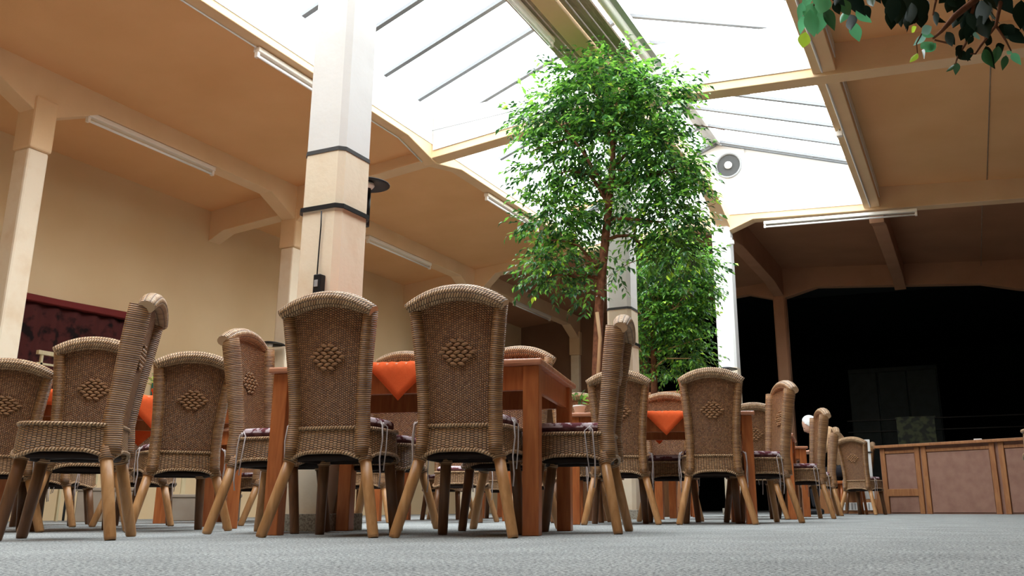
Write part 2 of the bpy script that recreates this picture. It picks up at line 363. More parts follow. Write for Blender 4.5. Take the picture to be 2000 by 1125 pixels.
# skylight
ZRG = 5.62
def gl(x): return 4.70 + (x - XL) / (XC - XL) * (ZRG - 4.70)
def gr(x): return 4.88 + (XR - x) / (XR - XC) * (ZRG - 4.88)
sky = empty('window_1', 'long pitched glass skylight over the middle of the hall', 'skylight', (0, 0, 0), kind='structure')
ys = [8.09 - .68 * i for i in range(-8, 16)]; ys = sorted(y for y in ys if YBEG < y < YEND - .15) ; ys = [YBEG] + ys + [YEND - .1]
bar = MB(); bar.prism([(XL, 4.66), (XC, ZRG - .06), (XC, ZRG), (XL, 4.70)], 'y', -.028, .028)
barR = MB(); barR.prism([(XC, ZRG - .04), (XR, 4.84), (XR, 4.88), (XC, ZRG)], 'y', -.028, .028)
bmL, bmR = bar.mesh('glazing_bar', M['barg']), barR.mesh('glazing_bar', M['barg'])
for y in ys:
    for me in (bmL, bmR):
        o = bpy.data.objects.new('glazing_bar', me); C.objects.link(o); o.parent = sky; o.location.y = y
for a, b in zip(ys, ys[1:]):
    MB().prism([(XL, 4.70), (XC, ZRG), (XC, ZRG + .006), (XL, 4.706)], 'y', a + .01, b - .01).build('glass_pane', M['glass'], sky)
    MB().prism([(XC, ZRG), (XR, 4.88), (XR, 4.886), (XC, ZRG + .006)], 'y', a + .01, b - .01).build('glass_pane', M['glass'], sky)
MB().prism([(XC - .09, ZRG - .08), (XC, ZRG - .03), (XC + .09, ZRG - .08), (XC + .1, ZRG), (XC, ZRG + .05), (XC - .1, ZRG)], 'y', YBEG, YEND).build('ridge_cap', M['grey'], sky)
for x, z in ((XL + .02, 4.67), (XR - .02, 4.85)):
    MB().box(x - .03, x + .03, YBEG, YEND, z - .02, z + .04).build('eaves_rail', M['white'], sky)
# gable with fan
gb = struct(MB().prism([(XL, 4.6), (XR, 4.6), (XR, 4.88), (XC, ZRG), (XL, 4.70)], 'y', YEND - .06, YEND + .06), 'wall_gable', M['white'], 'white gable wall closing the skylight end', 'wall')
gl2 = MB(); gl2.prism([(XL + .1, 4.68), (XR - .1, 4.80), (XR - .1, 4.83), (XL + .1, 4.71)], 'y', YEND - .075, YEND - .06); gl2.build('ledge', M['grey'], gb)
fan = empty('ventilation_fan', 'round white extractor fan set in the white skylight gable', 'fan', (-2.91, YEND - .075, 5.2), 0)
fr = MB(); M['blade'] = mat('fan_blade_grey', (.2, .2, .19), .7, .1); M['ringg'] = mat('fan_ring_grey', (.22, .22, .215), .6, .2)
RM = Matrix.Rotation(pi / 2, 4, 'X')
fr.box(-.25, .25, -.012, .015, -.25, .25)
fr.build('mounting_plate', M['white'], fan, .006)
rg = MB(); rg.tube([(.195 * cos(2 * pi * i / 28), -.03, .195 * sin(2 * pi * i / 28)) for i in range(28)], .018, 8, closed=True); rg.build('housing_ring', M['ringg'], fan)
MB().lathe([(.178, .018), (.178, .02)], 28, RM).build('dark_grille', mat('fan_grille_grey', (.06, .06, .058), .8, .1), fan)
for i in range(9):
    a = 2 * pi * i / 9; b = MB(); Mx = Matrix.Rotation(a, 4, 'Y') @ Matrix.Rotation(.5, 4, 'Z')
    q = [Mx @ V(p_) for p_ in ((.05, -.028, -.012), (.168, -.028, -.034), (.168, -.028, .034), (.05, -.028, .012))]
    b.v = q + [p_ + V((0, -.004, 0)) for p_ in q]; b.quad([0, 1, 2, 3]); b.quad([7, 6, 5, 4])
    for i2 in range(4): b.quad([i2, i2 + 4, (i2 + 1) % 4 + 4, (i2 + 1) % 4])
    b.build('blade', M['blade'], fan)
MB().lathe([(.05, .02), (.06, .04), (.055, .065), (.03, .078), (.005, .08)], 18, RM).build('hub', M['lamp'], fan)
# gutter boards and blind roller beside the valley beam
for nm, x0, n, dx, lab in (('left', -3.37, 4, .055, 'left'), ('right', -2.93, 5, .052, 'right')):
    e_ = empty('gutter_boarding', 'weathered grey brown boards on the %s side of the skylight valley beam' % lab, 'boarding', (x0, 0, 4.53), kind='structure')
    for i in range(n):
        MB().box(i * dx + .004, (i + 1) * dx - .004, YBEG, 8.36, 0 + (i % 2) * .012, .03).build('board', M['board'], e_)
e_ = empty('roller_blind', 'grey and white blind roller along the right of the skylight valley', 'blind', (-2.6, 0, 4.6), kind='thing')
MB().tube([(0, YBEG, 0), (0, 8.3, 0)], .05, 14).build('roller', M['lamp'], e_)
MB().box(.05, .11, YBEG, 8.3, .0, .05).build('rail', M['grey'], e_)
MB().tube([(.03, 8.3, .0), (.06, 8.36, .04), (.1, 8.38, .1)], .015, 6).build('bracket', M['grey'], e_)

# columns
def column(x, y, wd, ztop, label, band=True, white=True, bands=(2.06,), cream='colcream'):
    c_ = empty('column', label, 'column', (x, y, 0), kind='structure')
    def oct_(h, ch): return [(-h + ch, -h), (h - ch, -h), (h, -h + ch), (h, h - ch), (h - ch, h), (-h + ch, h), (-h, h - ch), (-h, -h + ch)]
    h = wd / 2; zb = (2.07 if y > 5 else 2.17) if white else ztop
    MB().prism(oct_(h, .032), 'z', .085, zb).build('lower_shaft', M[cream], c_)
    if white: MB().prism(oct_(h - .001, .032), 'z', zb, ztop).build('upper_shaft', M['white'], c_)
    if band: MB().prism(oct_(h + .004, .034), 'z', zb - .024, zb).build('painted_band', mat('grey_band', (.06, .06, .06), .6), c_)
    MB().prism(oct_(h + .035, .004), 'z', 0, .088).build('plinth', M['concrete'], c_, .006)
    return c_
C1X, C1Y, C1W = -3.29, 4.09, .29
column(C1X, C1Y, C1W, 4.75, 'tall square column with white top and cream lower half nearest the viewer')
column(XC, 8.5, .26, 4.3, 'cream and white column behind the trunk of the large ficus')
column(XC, 13.05, .275, 4.3, 'bright white column under the fan gable', band=False)
column(XC, 17.6, .24, 4.1, 'brown shaded column in the dark opening beside the counter', False, False, cream='rearb')
column(XC + 4.6, 17.6, .24, 3.8, 'brown shaded column at the right end of the dark opening', False, False, cream='rearb')
for y, lb in ((4.97, 'slim cream post at the left edge of the picture'), (8.5, 'slim cream post left of the nearest column'), (13.05, 'slim cream post hidden behind the right near chair'), (17.6, 'slim cream post against the back wall')):
    p_ = empty('post', lb, 'post', (XP, y, 0), kind='structure')
    MB().box(-.1, .1, -.1, .1, 0, 3.25).build('lower_post', M['colcream'], p_, .02)
    MB().box(-.125, .125, -.11, .11, 3.25, 3.75).build('post_head', M['beam'], p_, .02)

# small fittings
def lamp_fix(p0, p1, label, n=1, grp='fluorescent lamps under the beams'):
    p0, p1 = V(p0), V(p1); L = (p1 - p0).length; d_ = (p1 - p0).normalized()
    o = empty('fluorescent_lamp', label, 'lamp', p0, 0, grp); o.rotation_mode = 'QUATERNION'; o.rotation_quaternion = V((0, 1, 0)).rotation_difference(d_)
    MB().box(-.035, .035, 0, L, 0, .045).build('lamp_housing', M['lamp'], o, .005)
    MB().tube([(0, .03, -.035), (0, L - .03, -.035)], .014, 10).build('fluorescent_tube', M['tube'], o)
    for y in (0.0, L - .03): MB().box(-.02, .02, y, y + .03, -.055, 0).build('socket', M['lamp'], o, .003)
lamp_fix((XP + .06, 5.42, 3.78), (XP + .06, 7.05, 3.78), 'long off-white tube lamp under the left beam, left of the nearest column')
lamp_fix((XP + .06, 9.95, 3.78), (XP + .06, 11.6, 3.78), 'beige tube lamp under the left beam, right of the nearest column')
lamp_fix((XP + .06, 14.5, 3.78), (XP + .06, 16.1, 3.78), 'dim tube lamp under the farthest left beam, above the right near chair')
lamp_fix((XL - .04, 5.6, 4.13), (XL - .04, 7.2, 4.13), 'bright white tube lamp at the skylight edge, left of the nearest column')
lamp_fix((XL - .04, 9.95, 4.13), (XL - .04, 11.55, 4.13), 'bright white tube lamp at the skylight edge, left of the ficus crown')
lamp_fix((-3.26, 5.5, 4.47), (-3.26, 7.15, 4.47), 'pale tube lamp under the boards beside the valley beam')
lamp_fix((-2.42, 12.9, 4.16), (-.3, 12.9, 4.06), 'long tube lamp under the cross beam right of the white column')
def cable(pts, r, name, label, m='dark', cat='cable', kind=None):
    return tag(MB().tube(pts, r, 6).build(name, M[m]), label, cat, kind=kind)
cable([(XL - .055, y, z) for y, z in ((YBEG, 4.178), (7.9, 4.178), (8.4, 4.065))], .009, 'conduit', 'thin pale conduit along the skylight edge beam', 'white', 'pipe')
cable([(XR - .02, y, 4.235) for y in (6, 13.)], .012, 'conduit', 'thin pale pipe along the right skylight beam', 'white', 'pipe')
cable([(XL + .1, 8.36, 4.42), (XC - .3, 8.36, 4.5)], .008, 'conduit', 'thin pipe across the white upstand left of the ficus', 'grey', 'pipe')
cable([(.62, y, slabR(.62) - .006) for y in (6, 12.9)], .006, 'conduit', 'thin cable fixed along the right ceiling slab', 'board', 'cable')
cable([(.55, y, 4.28) for y in (13.2, 17.4)], .006, 'conduit', 'thin cable on the shaded ceiling beyond the cross beam', 'board', 'cable')
for (x, y, z, lb) in ((XR - .06, 9.95, 4.19, 'small white socket box on the right skylight beam'), (XC + .02, 12.86, 4.17, 'small white box at the head of the white column'), (XC + .17, 12.9, 3.95, 'small white box on the side of the white column')):
    o = empty('junction_box', lb, 'box', (x, y, z))
    MB().box(-.035, .035, -.03, .03, -.03, .03).build('box_body', M['lamp'], o, .006)
    MB().tube([(0, 0, .03), (0, 0, .07)], .01, 8).build('cable_gland', M['grey'], o)

def heater(x, y, z, r, label, arm, body=True):
    o = empty('disc_heater', label, 'heater', (x, y, z))
    MB().lathe([(.02, .03), (r * .5, .022), (r, 0), (r, -.008), (r * .5, .008), (.02, .012)], 28).build('dish', M['dark'], o)
    MB().lathe([(.03, -.03), (.045, -.012), (.04, .005)], 18).build('white_globe', M['lamp'], o)
    if body: MB().tube([(0, 0, -.03), (0, 0, -.28)], .024, 14).build('tubular_body', M['dark'], o)
    MB().tube([(0, 0, -.06 if body else -.01), arm], .01, 8).build('bracket_arm', M['dark'], o)
hz = at(718, 360, Y=4.4)
heater(hz.x, hz.y, hz.z, .14, 'black disc heater with white globe on the nearest column', (-.05, -.16, -.16))
hp = at(527, 672, Y=8.2)
heater(hp.x, hp.y, hp.z, .17, 'black disc heater on an arm beside the slim post', (.3, .1, -.03), False)
hp = at(1418, 721, Y=12.6)
heater(hp.x, hp.y, hp.z, .16, 'black disc heater on the bright white column', (.0, .3, -.02), False)
def strap(x, y, z, wd, label, lift=0):
    h = wd / 2 + .006; ch = .035
    pts = [(-h + ch, -h), (h - ch, -h), (h, -h + ch), (h, h - ch), (h - ch, h), (-h + ch, h), (-h, h - ch), (-h, -h + ch)]
    mb = MB(); n = 8
    for zz in (-.013, .013):
        for f_ in (1, 1.06):
            for (a, b) in pts: mb.v.append(V((x + a * f_, y + b * f_, z + zz)))
    for i in range(n):
        j = (i + 1) % n
        mb.quad([i, j, j + n, i + n]); mb.quad([i + 2 * n, i + 3 * n, j + 3 * n, j + 2 * n]); mb.quad([i + n, j + n, j + 3 * n, i + 3 * n]); mb.quad([i, i + 2 * n, j + 2 * n, j])
    return tag(mb.build('strap', M['dark']), label, 'strap')
strap(C1X, C1Y, 1.80, C1W, 'black strap holding the heater to the nearest column')
strap(XC, 8.5, 1.70, .26, 'black strap round the column behind the ficus trunk')
fy = C1Y - C1W / 2
a0 = at(628, 412, Y=fy - .02); a1 = at(618, 555, Y=fy - .02)
cable([a0, at(627, 440, Y=fy - .012), at(622, 500, Y=fy - .012), a1], .004, 'cable', 'thin black cable hanging down the nearest column')
bx = at(622, 555, Y=fy - .03)
o = empty('switch_box', 'small black switch box on the front of the nearest column', 'box', bx)
MB().box(-.024, .024, -.02, .03, -.055, .055).build('box_body', M['dark'], o, .006); MB().box(-.012, .012, -.026, -.02, -.02, .02).build('switch', M['grey'], o, .002)

# ------------------------------------------------------------------ chair
def lerp(t, tab):
    for (a, x), (b, y) in zip(tab, tab[1:]):
        if t <= b: return x + (y - x) * (t - a) / (b - a)
    return tab[-1][1]
HW = [(.30, .183), (.42, .176), (.55, .176), (.70, .184), (.85, .199), (.95, .213), (1.05, .218)]
def by(z): return -.228 - .075 * max(0, (z - .42) / .6) ** 1.1
def make_chair():
    root = empty('wicker_chair', 'x', 'chair')
    # back panel
    def pf(side):
        def f(u, v):
            xw = (u * 2 - 1); zt = .93 + .055 * (1 - xw * xw)
            z = .40 + (zt - .40) * v; hw = lerp(z, HW) - .03
            return (xw * hw, by(z) + .012 - .012 * (1 - xw * xw) + side * .008, z)
        return f
    for sd in (1,):
        p_ = MB(); uvf = lambda u, v: ((u * 2 - 1) * .19 + 1, .4 + .56 * v)
        p_.grid(pf(-1), 16, 20, uvf); p_.grid(lambda u, v: pf(1)(1 - u, v), 16, 20, lambda u, v: uvf(1 - u, v))
        p_.build('back_panel', M['wick'], root)
    # diamond of raised knots, both faces
    dm = MB()
    rows = [2, 3, 4, 5, 4, 3, 2]
    for side in (-1, 1):
        for j, n in enumerate(rows):
            z = .745 + (j - 3) * .016
            for i in range(n):
                x = (i - (n - 1) / 2) * .034; y = by(z) + side * .011
                tilt = .35 if (j % 2) else -.35
                b = len(dm.v); q = 6
                for k in range(5):
                    t = k / 4 * 2 - 1; rr = .0085 * sqrt(max(.05, 1 - t * t))
                    for a in range(q):
                        th = 2 * pi * a / q
                        dm.v.append(V((x + t * .0155, y + side * rr * .6 * cos(th) + side * .002, z + t * .0155 * tilt * .6 + rr * sin(th))))
                for k in range(4):
                    for a in range(q):
                        c2 = (a + 1) % q
                        dm.quad([b + k * q + a, b + k * q + c2, b + (k + 1) * q + c2, b + (k + 1) * q + a], None, 0, True)
    dm.build('diamond_knots', M['wrapd'], root)
    # side posts
    for sx in (-1, 1):
        pts = []; ra = []; rb = []
        for i in range(15):
            z = .33 + (.945 - .33) * i / 14
            pts.append((sx * (lerp(z, HW) - .022), by(z) + .014 - (.008 if z < .42 else 0), z)); ra.append(.029 if z < .9 else .027); rb.append(.043 + .004 * sin(z * 9))
        MB().tube(pts, ra, 14, rad2=rb, ref=(0, 1, 0)).build('side_post', M['wrap'], root)
    # top roll
    pts = []; ra = []
    for i in range(25):
        t = i / 24 * 2 - 1
        pts.append((t * .212, by(.98) - .006, .93 + .064 * (1 - abs(t) ** 2.1))); ra.append(.036 - .009 * abs(t) ** 3)
    MB().tube(pts, ra, 14, rad2=[r * 1.25 for r in ra], ref=(0, 1, 0)).build('top_roll', M['roll'], root)
    # seat skirt: closed plan loop
    loop = []
    def plan(k=1.0, n=44):
        out = []
        for i in range(n):
            a = 2 * pi * i / n
            ex = 2 / 4.2
            x = abs(cos(a)) ** ex * (1 if cos(a) > 0 else -1); y = abs(sin(a)) ** ex * (1 if sin(a) > 0 else -1)
            hw = .196 + .012 * y
            out.append((x * hw * k, -.055 + y * .187 * k))
        return out
    pl = plan(); n = len(pl); sk = MB(); NZ = 6
    per = [0]
    for i in range(n): per.append(per[-1] + (V(pl[(i + 1) % n]) - V(pl[i])).length)
    def hem(i):
        a = 2 * pi * i / n
        return .318 + .028 * (abs(sin(2 * a + pi / 2)) ** 2)
    for j in range(NZ + 1):
        for i in range(n + 1):
            x, y = pl[i % n]; z0 = hem(i); z = z0 + (.448 - z0) * j / NZ; fl = 1 + .05 * (1 - j / NZ)
            sk.v.append(V((x * fl, y * fl, z)))
    for j in range(NZ):
        for i in range(n):
            q = [i + j * (n + 1), i + 1 + j * (n + 1), i + 1 + (j + 1) * (n + 1), i + (j + 1) * (n + 1)]
            sk.quad(q, [(per[i] + 1, sk.v[q[0]].z), (per[i + 1] + 1, sk.v[q[1]].z), (per[i + 1] + 1, sk.v[q[2]].z), (per[i] + 1, sk.v[q[3]].z)], 0, True)
    so = sk.build('seat_skirt', M['wick2'], root)
    MB().tube([(pl[i][0] * 1.01, pl[i][1] * 1.01, .446) for i in range(n)], .0085, 8, closed=True).build('upper_braid', M['roll'], root)
    MB().tube([(pl[i][0] * 1.055, pl[i][1] * 1.055, hem(i)) for i in range(n)], .0085, 8, closed=True).build('hem_braid', M['roll'], root)
    st = MB(); st.v = [V((x * .99, y * .99, .44)) for x, y in pl] + [V((x * .99, y * .99, .428)) for x, y in pl]
    st.quad(list(range(n)), [(v_.x + 1, v_.y + 1) for v_ in st.v[:n]]); st.quad(list(range(n, 2 * n))[::-1])
    st.build('seat', M['wick'], root)
    # under frame
    fr_ = MB(); fr_.tube([(pl[i][0] * .9, pl[i][1] * .9, .325) for i in range(n)], .014, 8, closed=True)
    fr_.tube([(-.16, -.2, .33), (.16, .09, .33)], .011, 8); fr_.tube([(.16, -.2, .33), (-.16, .09, .33)], .011, 8)
    fr_.build('under_frame', M['frame'], root)
    # cushion
    def cu(zc, hz, inf):
        mb = MB(); pn = plan(.93, 36); prof = [(.93, -1), (1, -.55), (1.01, 0), (1, .55), (.94, .95), (.6, 1.15), (.0, 1.25)]
        b = 0
        for (k_, zz) in prof:
            for (x, y) in pn: mb.v.append(V((x * k_, y * k_ * 1.0 + .004, zc + zz * hz)))
        m_ = len(pn)
        for j in range(len(prof) - 1):
            for i in range(m_):
                l = (i + 1) % m_; mb.quad([j * m_ + i, j * m_ + l, (j + 1) * m_ + l, (j + 1) * m_ + i], None, 0 if j >= 2 else 1, True)
        mb.quad(list(range(m_))[::-1], None, 1)
        return mb
    cs = cu(.474, .024, 0).build('cushion', [M['cush'], M['cushd']], root)
    for sx in (-1, 1):
        x = sx * .205
        MB().tube([(x, -.15, .475), (x + sx * .014, -.165, .46), (x + sx * .02, -.17, .40), (x + sx * .012, -.175, .32), (x + sx * .018, -.175, .25), (x + sx * .013, -.17, .20)], .0035, 5).build('tie_cord', M['cord'], cs)
        MB().tube([(x, -.155, .478), (x + sx * .024, -.13, .455), (x + sx * .026, -.14, .36), (x + sx * .022, -.15, .27)], .003, 5).build('tie_cord', M['cord'], cs)
        MB().lathe([(.001, -.012), (.009, 0), (.001, .012)], 8, Matrix.Translation((x + sx * .015, -.155, .462))).build('cord_knot', M['cord'], cs)
    # legs
    for sx in (-1, 1):
        for (x0, y0, x1, y1) in ((.158, -.205, .248, -.278), (.155, .085, .180, .135)):
            a, b = V((sx * x0, y0, .365)), V((sx * x1, y1, .0))
            mb = MB(); d_ = (b - a); mb.tube([a, a + d_ * .5, a + d_ * .97, b], [.0245, .0235, .022, .020], 14)
            # flat foot
            lo = min(v_.z for v_ in mb.v)
            for v_ in mb.v: v_.z = max(v_.z, 0.0)
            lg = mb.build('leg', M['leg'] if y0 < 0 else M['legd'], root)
            MB().tube([a + d_ * .03, a + d_ * .16], .029, 14).build('rattan_cuff', M['cuff'], lg)
    return root
M['wrapd'] = mat('wicker_knots', (.36, .185, .08), .45, .4, (60, (.24, .11, .045), 3, .4, .6))
proto = make_chair()
used = []
DV = gw(1, 0)
def place(X, Y, az, label, group, sz=1., sc=1., nm=None):
    o = proto if not used else copy_tree(proto)
    used.append(o)
    o.location = (X, Y, 0); o.rotation_euler = (0, 0, face(az)); o.scale = (sc, sc, sc * sz)
    o['label'] = label; o['group'] = group
    return o
def chair(px, py, az, label, group, sz=1., d=None, sc=1., sx=1.):
    H = 1.028 * sz * sc
    r = ray(px, py)
    if d: f_ = r.dot(V((-sin(YAW), cos(YAW), 0))); t = d / f_
    else: t = (H - CAMH) / r.z
    X, Y = r.x * t, r.y * t
    rz = face(az); off = .30 * sc
    o = place(X - sin(rz) * off, Y + cos(rz) * off, az, label, group, sz, sc); o.scale.x *= sx
    return o
G1 = 'wicker chairs round the nearest table'; GL = 'wicker chairs round the left tables'; G2 = 'wicker chairs round the middle table'; G3 = 'wicker chairs towards the counter'
chair(643, 570, 11, 'large high-back wicker chair in front of the nearest column, seen from behind', G1)
chair(893, 557, 11.5, 'largest wicker chair seen from behind, right of the hanging orange cloth point', G1)
chair(1218, 618, -80, 'wicker chair in side view at the right end of the nearest table', G1)
chair(482, 644, 100, 'golden wicker chair at the left end of the nearest table, facing right', G1)
chair(1012, 676, 192, 'wicker chair across the nearest table, its top above the right table corner', G1)
chair(790, 686, 192, 'wicker chair across the nearest table, seen above the orange cloth', G1)
chair(197, 659, -31, 'wicker chair seen from behind in front of the dark red curtain', GL)
fc = chair(303, 577, -106, 'tall wicker chair without a cushion, in side view at the left', GL)
for o in [c_ for c_ in fc.children_recursive if c_.name.split('.')[0] in ('tie_cord', 'cord_knot', 'cushion')]: bpy.data.objects.remove(o)
chair(388, 681, -33, 'wicker chair seen from behind with raised diamond knots, left of the golden chair', GL, .92, 4.87)
chair(22, 703, -33, 'wicker chair seen from behind, cut by the left edge of the picture', GL, .87, 4.75)
chair(1207, 722, 3, 'wicker chair seen from behind, partly hidden by the side-on chair', G2)
chair(1387, 718, 5, 'wicker chair seen from behind right of the small orange cloth, below the white column', G2)
chair(1528, 744, -97, 'golden wicker chair in three-quarter view at the right end of the middle table', G2)
chair(1128, 767, 183, 'wicker chair top behind the middle table, left of the ficus trunk', G2)
chair(1300, 766, 183, 'wicker chair facing the viewer behind the small orange cloth', G2)
chair(1470, 786, 4, 'wicker chair seen from behind between the middle table and the golden chair', G3)
chair(1603, 797, -88, 'wicker chair hiding the seated person, left of the counter', G3)
chair(1630, 834, -78, 'narrow side-on wicker chair in front of the tan shirt', G3)
chair(1660, 853, 45, 'low wicker chair with its back turned, left of the white panel', G3, .96)
chair(1703, 863, -70, 'small wicker chair against the left end of the counter', G3)
x_, y_ = gw(4.05, 2.26)
place(x_, y_, -82, 'wicker chair cut by the right edge of the picture', G3)
# chairs of the rear rows, seen between the legs
GB = 'wicker chairs of the rear tables seen between chair legs'
rear = [(6.4, -3.55, -20, 'below the leftmost chair'), (8.5, -2.75, 160, 'behind the front legs of the golden chair'), (6.6, -2.95, -15, 'just left of the legs under the raised diamond knots'),
 (6.6, -1.85, 100, 'through the legs of the chair in front of the nearest column'), (7.6, -1.5, 10, 'in the gap between the two largest chairs'), (9.15, -1.1, 190, 'beneath the left half of the largest chair'),
 (8.25, -.12, -80, 'beneath the right half of the largest chair, the nearer one'), (9.9, -.6, 12, 'beneath the right half of the largest chair, the farther one'),
 (9.1, .55, 95, 'behind the legs of the side-on chair, at the ficus trunk'), (7.1, -3.7, 60, 'behind the front legs of the tall side-on chair'), (11.8, .35, 10, 'left of the legs of the side-on chair, under the nearest table'),
 (7.3, -.75, 185, 'under the nearest table, right of the hanging orange cloth'), (8.9, -2.3, -60, 'far off between the golden chair and the nearest column')]
for f_, l_, az, tx_ in rear:
    X, Y = gw(f_, l_); place(X, Y, az, 'rear wicker chair seen ' + tx_, GB, .86)

# ------------------------------------------------------------------ tables
def make_table():
    t = empty('dining_table', 'x', 'table')
    W, D = .65, .45
    MB().box(-W, W, -D, D, .722, .75).build('tabletop', M['tabletop'], t, .008)
    for y in (-D + .04, D - .065): MB().box(-W + .09, W - .09, y, y + .025, .615, .722).build('apron', M['table'], t, .003)
    for x in (-W + .035, W - .06): MB().box(x, x + .025, -D + .09, D - .09, .615, .722).build('apron', M['table'], t, .003)
    for sx in (-1, 1):
        for sy in (-1, 1):
            MB().box(sx * (W - .055) - .036, sx * (W - .055) + .036, sy * (D - .06) - .036, sy * (D - .06) + .036, 0, .722).build('leg', M['table'], t, .004)
    return t
tproto = make_table(); tn = []
def table(fl, rot, label, cloth=None, hang=.17, cx=0., z=1.):   # fl: world xy of the front-left top corner
    o = tproto if not tn else copy_tree(tproto); tn.append(o)
    ux, uy = cos(rot), sin(rot)
    cxw, cyw = fl[0] + ux * .65 - uy * .45, fl[1] + uy * .65 + ux * .45
    o.location = (cxw, cyw, 0); o.rotation_euler = (0, 0, rot); o['label'] = label; o['group'] = 'wooden dining tables'
    if cloth:
        mb = MB(); N = 28; L = .45 + hang; T = .7555
        def f(u, v):
            a = (u - .5) * 2; b = (v - .5) * 2
            x = (a - b) / 2 * L; y = (a + b) / 2 * L
            zz = T; e = .452
            if y < -e: zz = T - (-y - e); y = -e - .004 - .012 * (T - zz) / .17 * (1 + .5 * sin(x * 30)); x = x
            elif y > e: zz = T - (y - e); y = e + .004
            return (x + cx, y, zz + .0008 * sin(x * 40) * cos(y * 30))
        mb.grid(f, N, N)
        c_ = mb.build('tablecloth', M['cloth']); c_.location = o.location; c_.rotation_euler = o.rotation_euler
        s_ = c_.modifiers.new('thick', 'SOLIDIFY'); s_.thickness = .0018; s_.offset = 1
        tag(c_, cloth, 'tablecloth', 'orange table squares')
    return o
T1R = R(13.5)
t1 = table((-2.929, 3.23), T1R, 'reddish wooden dining table nearest the viewer', 'orange cloth with its point hanging between the two largest chairs', .18, 0)
T2R = R(21)
t2 = table((-2.53, 5.76), T2R, 'wooden dining table right of the ficus trunk', 'small orange cloth point hanging left of the white column', .17, .04)
az = 54
X, Y = gw(4.87, -2.98); TLR = YAW + R(31)
tl = table((X, Y), TLR, 'wooden dining table with orange cloth in front of the left wall', 'orange cloth hanging between the left chairs', .24, .14)
t3 = table((-2.72, 8.17), R(8), 'wooden dining table behind the golden chair at the middle table')
t4 = table((-2.85, 9.87), R(18), 'far wooden dining table beside the seated person')
table((-4.9, 6.8), R(14), 'rear wooden dining table seen between the legs of the nearest table')
table((-6.1, 5.5), R(10), 'rear wooden dining table at the left, seen between chair legs')
table((-5.0, 8.9), R(12), 'farthest left wooden dining table seen between chair legs')

# things on the tables
def tl2w(t, x, y, z=.754):
    a = t.rotation_euler.z; return (t.location.x + x * cos(a) - y * sin(a), t.location.y + x * sin(a) + y * cos(a), z)
def leaf_mesh(name, L, W, m, curl=.15):
    mb = MB(); n = 8
    for i in range(n + 1):
        t = i / n; w_ = W * (sin(pi * t ** .82) ** .9) * (1 - .35 * t * t) if 0 < t < 1 else .0005
        z = -curl * L * t * t
        mb.v += [V((-w_, t * L, z + w_ * .35)), V((0, t * L, z)), V((w_, t * L, z + w_ * .35))]
    for i in range(n):
        for k_ in (0, 1): mb.quad([i * 3 + k_, i * 3 + k_ + 1, i * 3 + k_ + 4, i * 3 + k_ + 3], None, 0, True)
    return mb.mesh(name, m)
smallleaf = [leaf_mesh('leaf', .05, .013, M['leafa']), leaf_mesh('leaf', .045, .014, M['leafb'])]
def pot_plant(loc, label, n=14, potm='terra', h=.09, spread=.07, flower=None, grp=None, up_=1.):
    o = empty('potted_plant', label, 'plant', loc, 0, grp)
    MB().lathe([(.03, 0), (.033, .002), (.042, h * .8), (.047, h * .8), (.047, h), (.04, h), (.038, h * .85), (.002, h * .84)], 18).build('pot', M[potm], o)
    rr = random.Random(label)
    stm = MB()
    for i in range(n):
        a = rr.uniform(0, 2 * pi); r_ = spread * rr.uniform(.2, 1); z = h + up_ * rr.uniform(.01, .09)
        stm.tube([(0, 0, h * .8), (r_ * cos(a) * .4, r_ * sin(a) * .4, z * .8), (r_ * cos(a), r_ * sin(a), z)], .0015, 4)
    stm.build('stems', M['leafb'], o)
    rr = random.Random(label)
    for i in range(n):
        a = rr.uniform(0, 2 * pi); r_ = spread * rr.uniform(.2, 1); z = h + up_ * rr.uniform(.01, .09)
        l_ = bpy.data.objects.new('leaf', smallleaf[i % 2]); C.objects.link(l_); l_.parent = o
        l_.location = (r_ * cos(a), r_ * sin(a), z); l_.rotation_euler = (rr.uniform(-.2, .9), rr.uniform(-.4, .4), a - pi / 2)
    if flower:
        for i in range(flower):
            a = rr.uniform(0, 2 * pi); r_ = rr.uniform(0, .045)
            fl = MB()
            for k_ in range(6):
                b = k_ * pi / 3; fl.tube([(0, 0, 0), (.008 * cos(b), .008 * sin(b), .004), (.016 * cos(b), .016 * sin(b), .001)], [.002, .005, .001], 5)
            f2 = fl.build('flower', M['cloth'] if i % 3 else M['paper'], o); f2.location = (r_ * cos(a), r_ * sin(a), h + rr.uniform(.02, .06))
    return o
def menu_card(loc, rz, label):
    o = empty('menu_card', label, 'card', loc, rz)
    mb = MB(); mb.box(-.045, .045, 0, .002, 0, .085, Matrix.Rotation(-.25, 4, 'X')); mb.build('front_leaf', M['paper'], o)
    mb = MB(); mb.box(-.045, .045, .04, .042, 0, .085, Matrix.Translation((0, 0, 0)) @ Matrix.Rotation(.22, 4, 'X')); mb.build('rear_leaf', M['paper'], o)
    mb = MB(); mb.tube([(.012 * cos(a * pi / 5), -.0016, .045 + .017 * sin(a * pi / 5)) for a in range(10)], .0028, 5, closed=True)
    q = mb.build('blue_round_mark', M['blue'], o); q.matrix_local = Matrix.Rotation(-.25, 4, 'X')
    mb = MB(); mb.box(-.045, .045, -.002, -.0002, .068, .085, Matrix.Rotation(-.25, 4, 'X')); mb.build('orange_stripe', M['cloth'], o)
pot_plant(tl2w(t1, .02, .05), 'orange potted plant on the nearest table, behind the largest chair', 16, 'terra', .09, .08, 4)
menu_card(tl2w(t1, .10, -.18), T1R + .1, 'white menu card with orange stripe on the nearest table')
pot_plant(tl2w(tl, .16, -.12), 'flowering potted plant on the left table', 16, 'terra', .08, .07, 9)
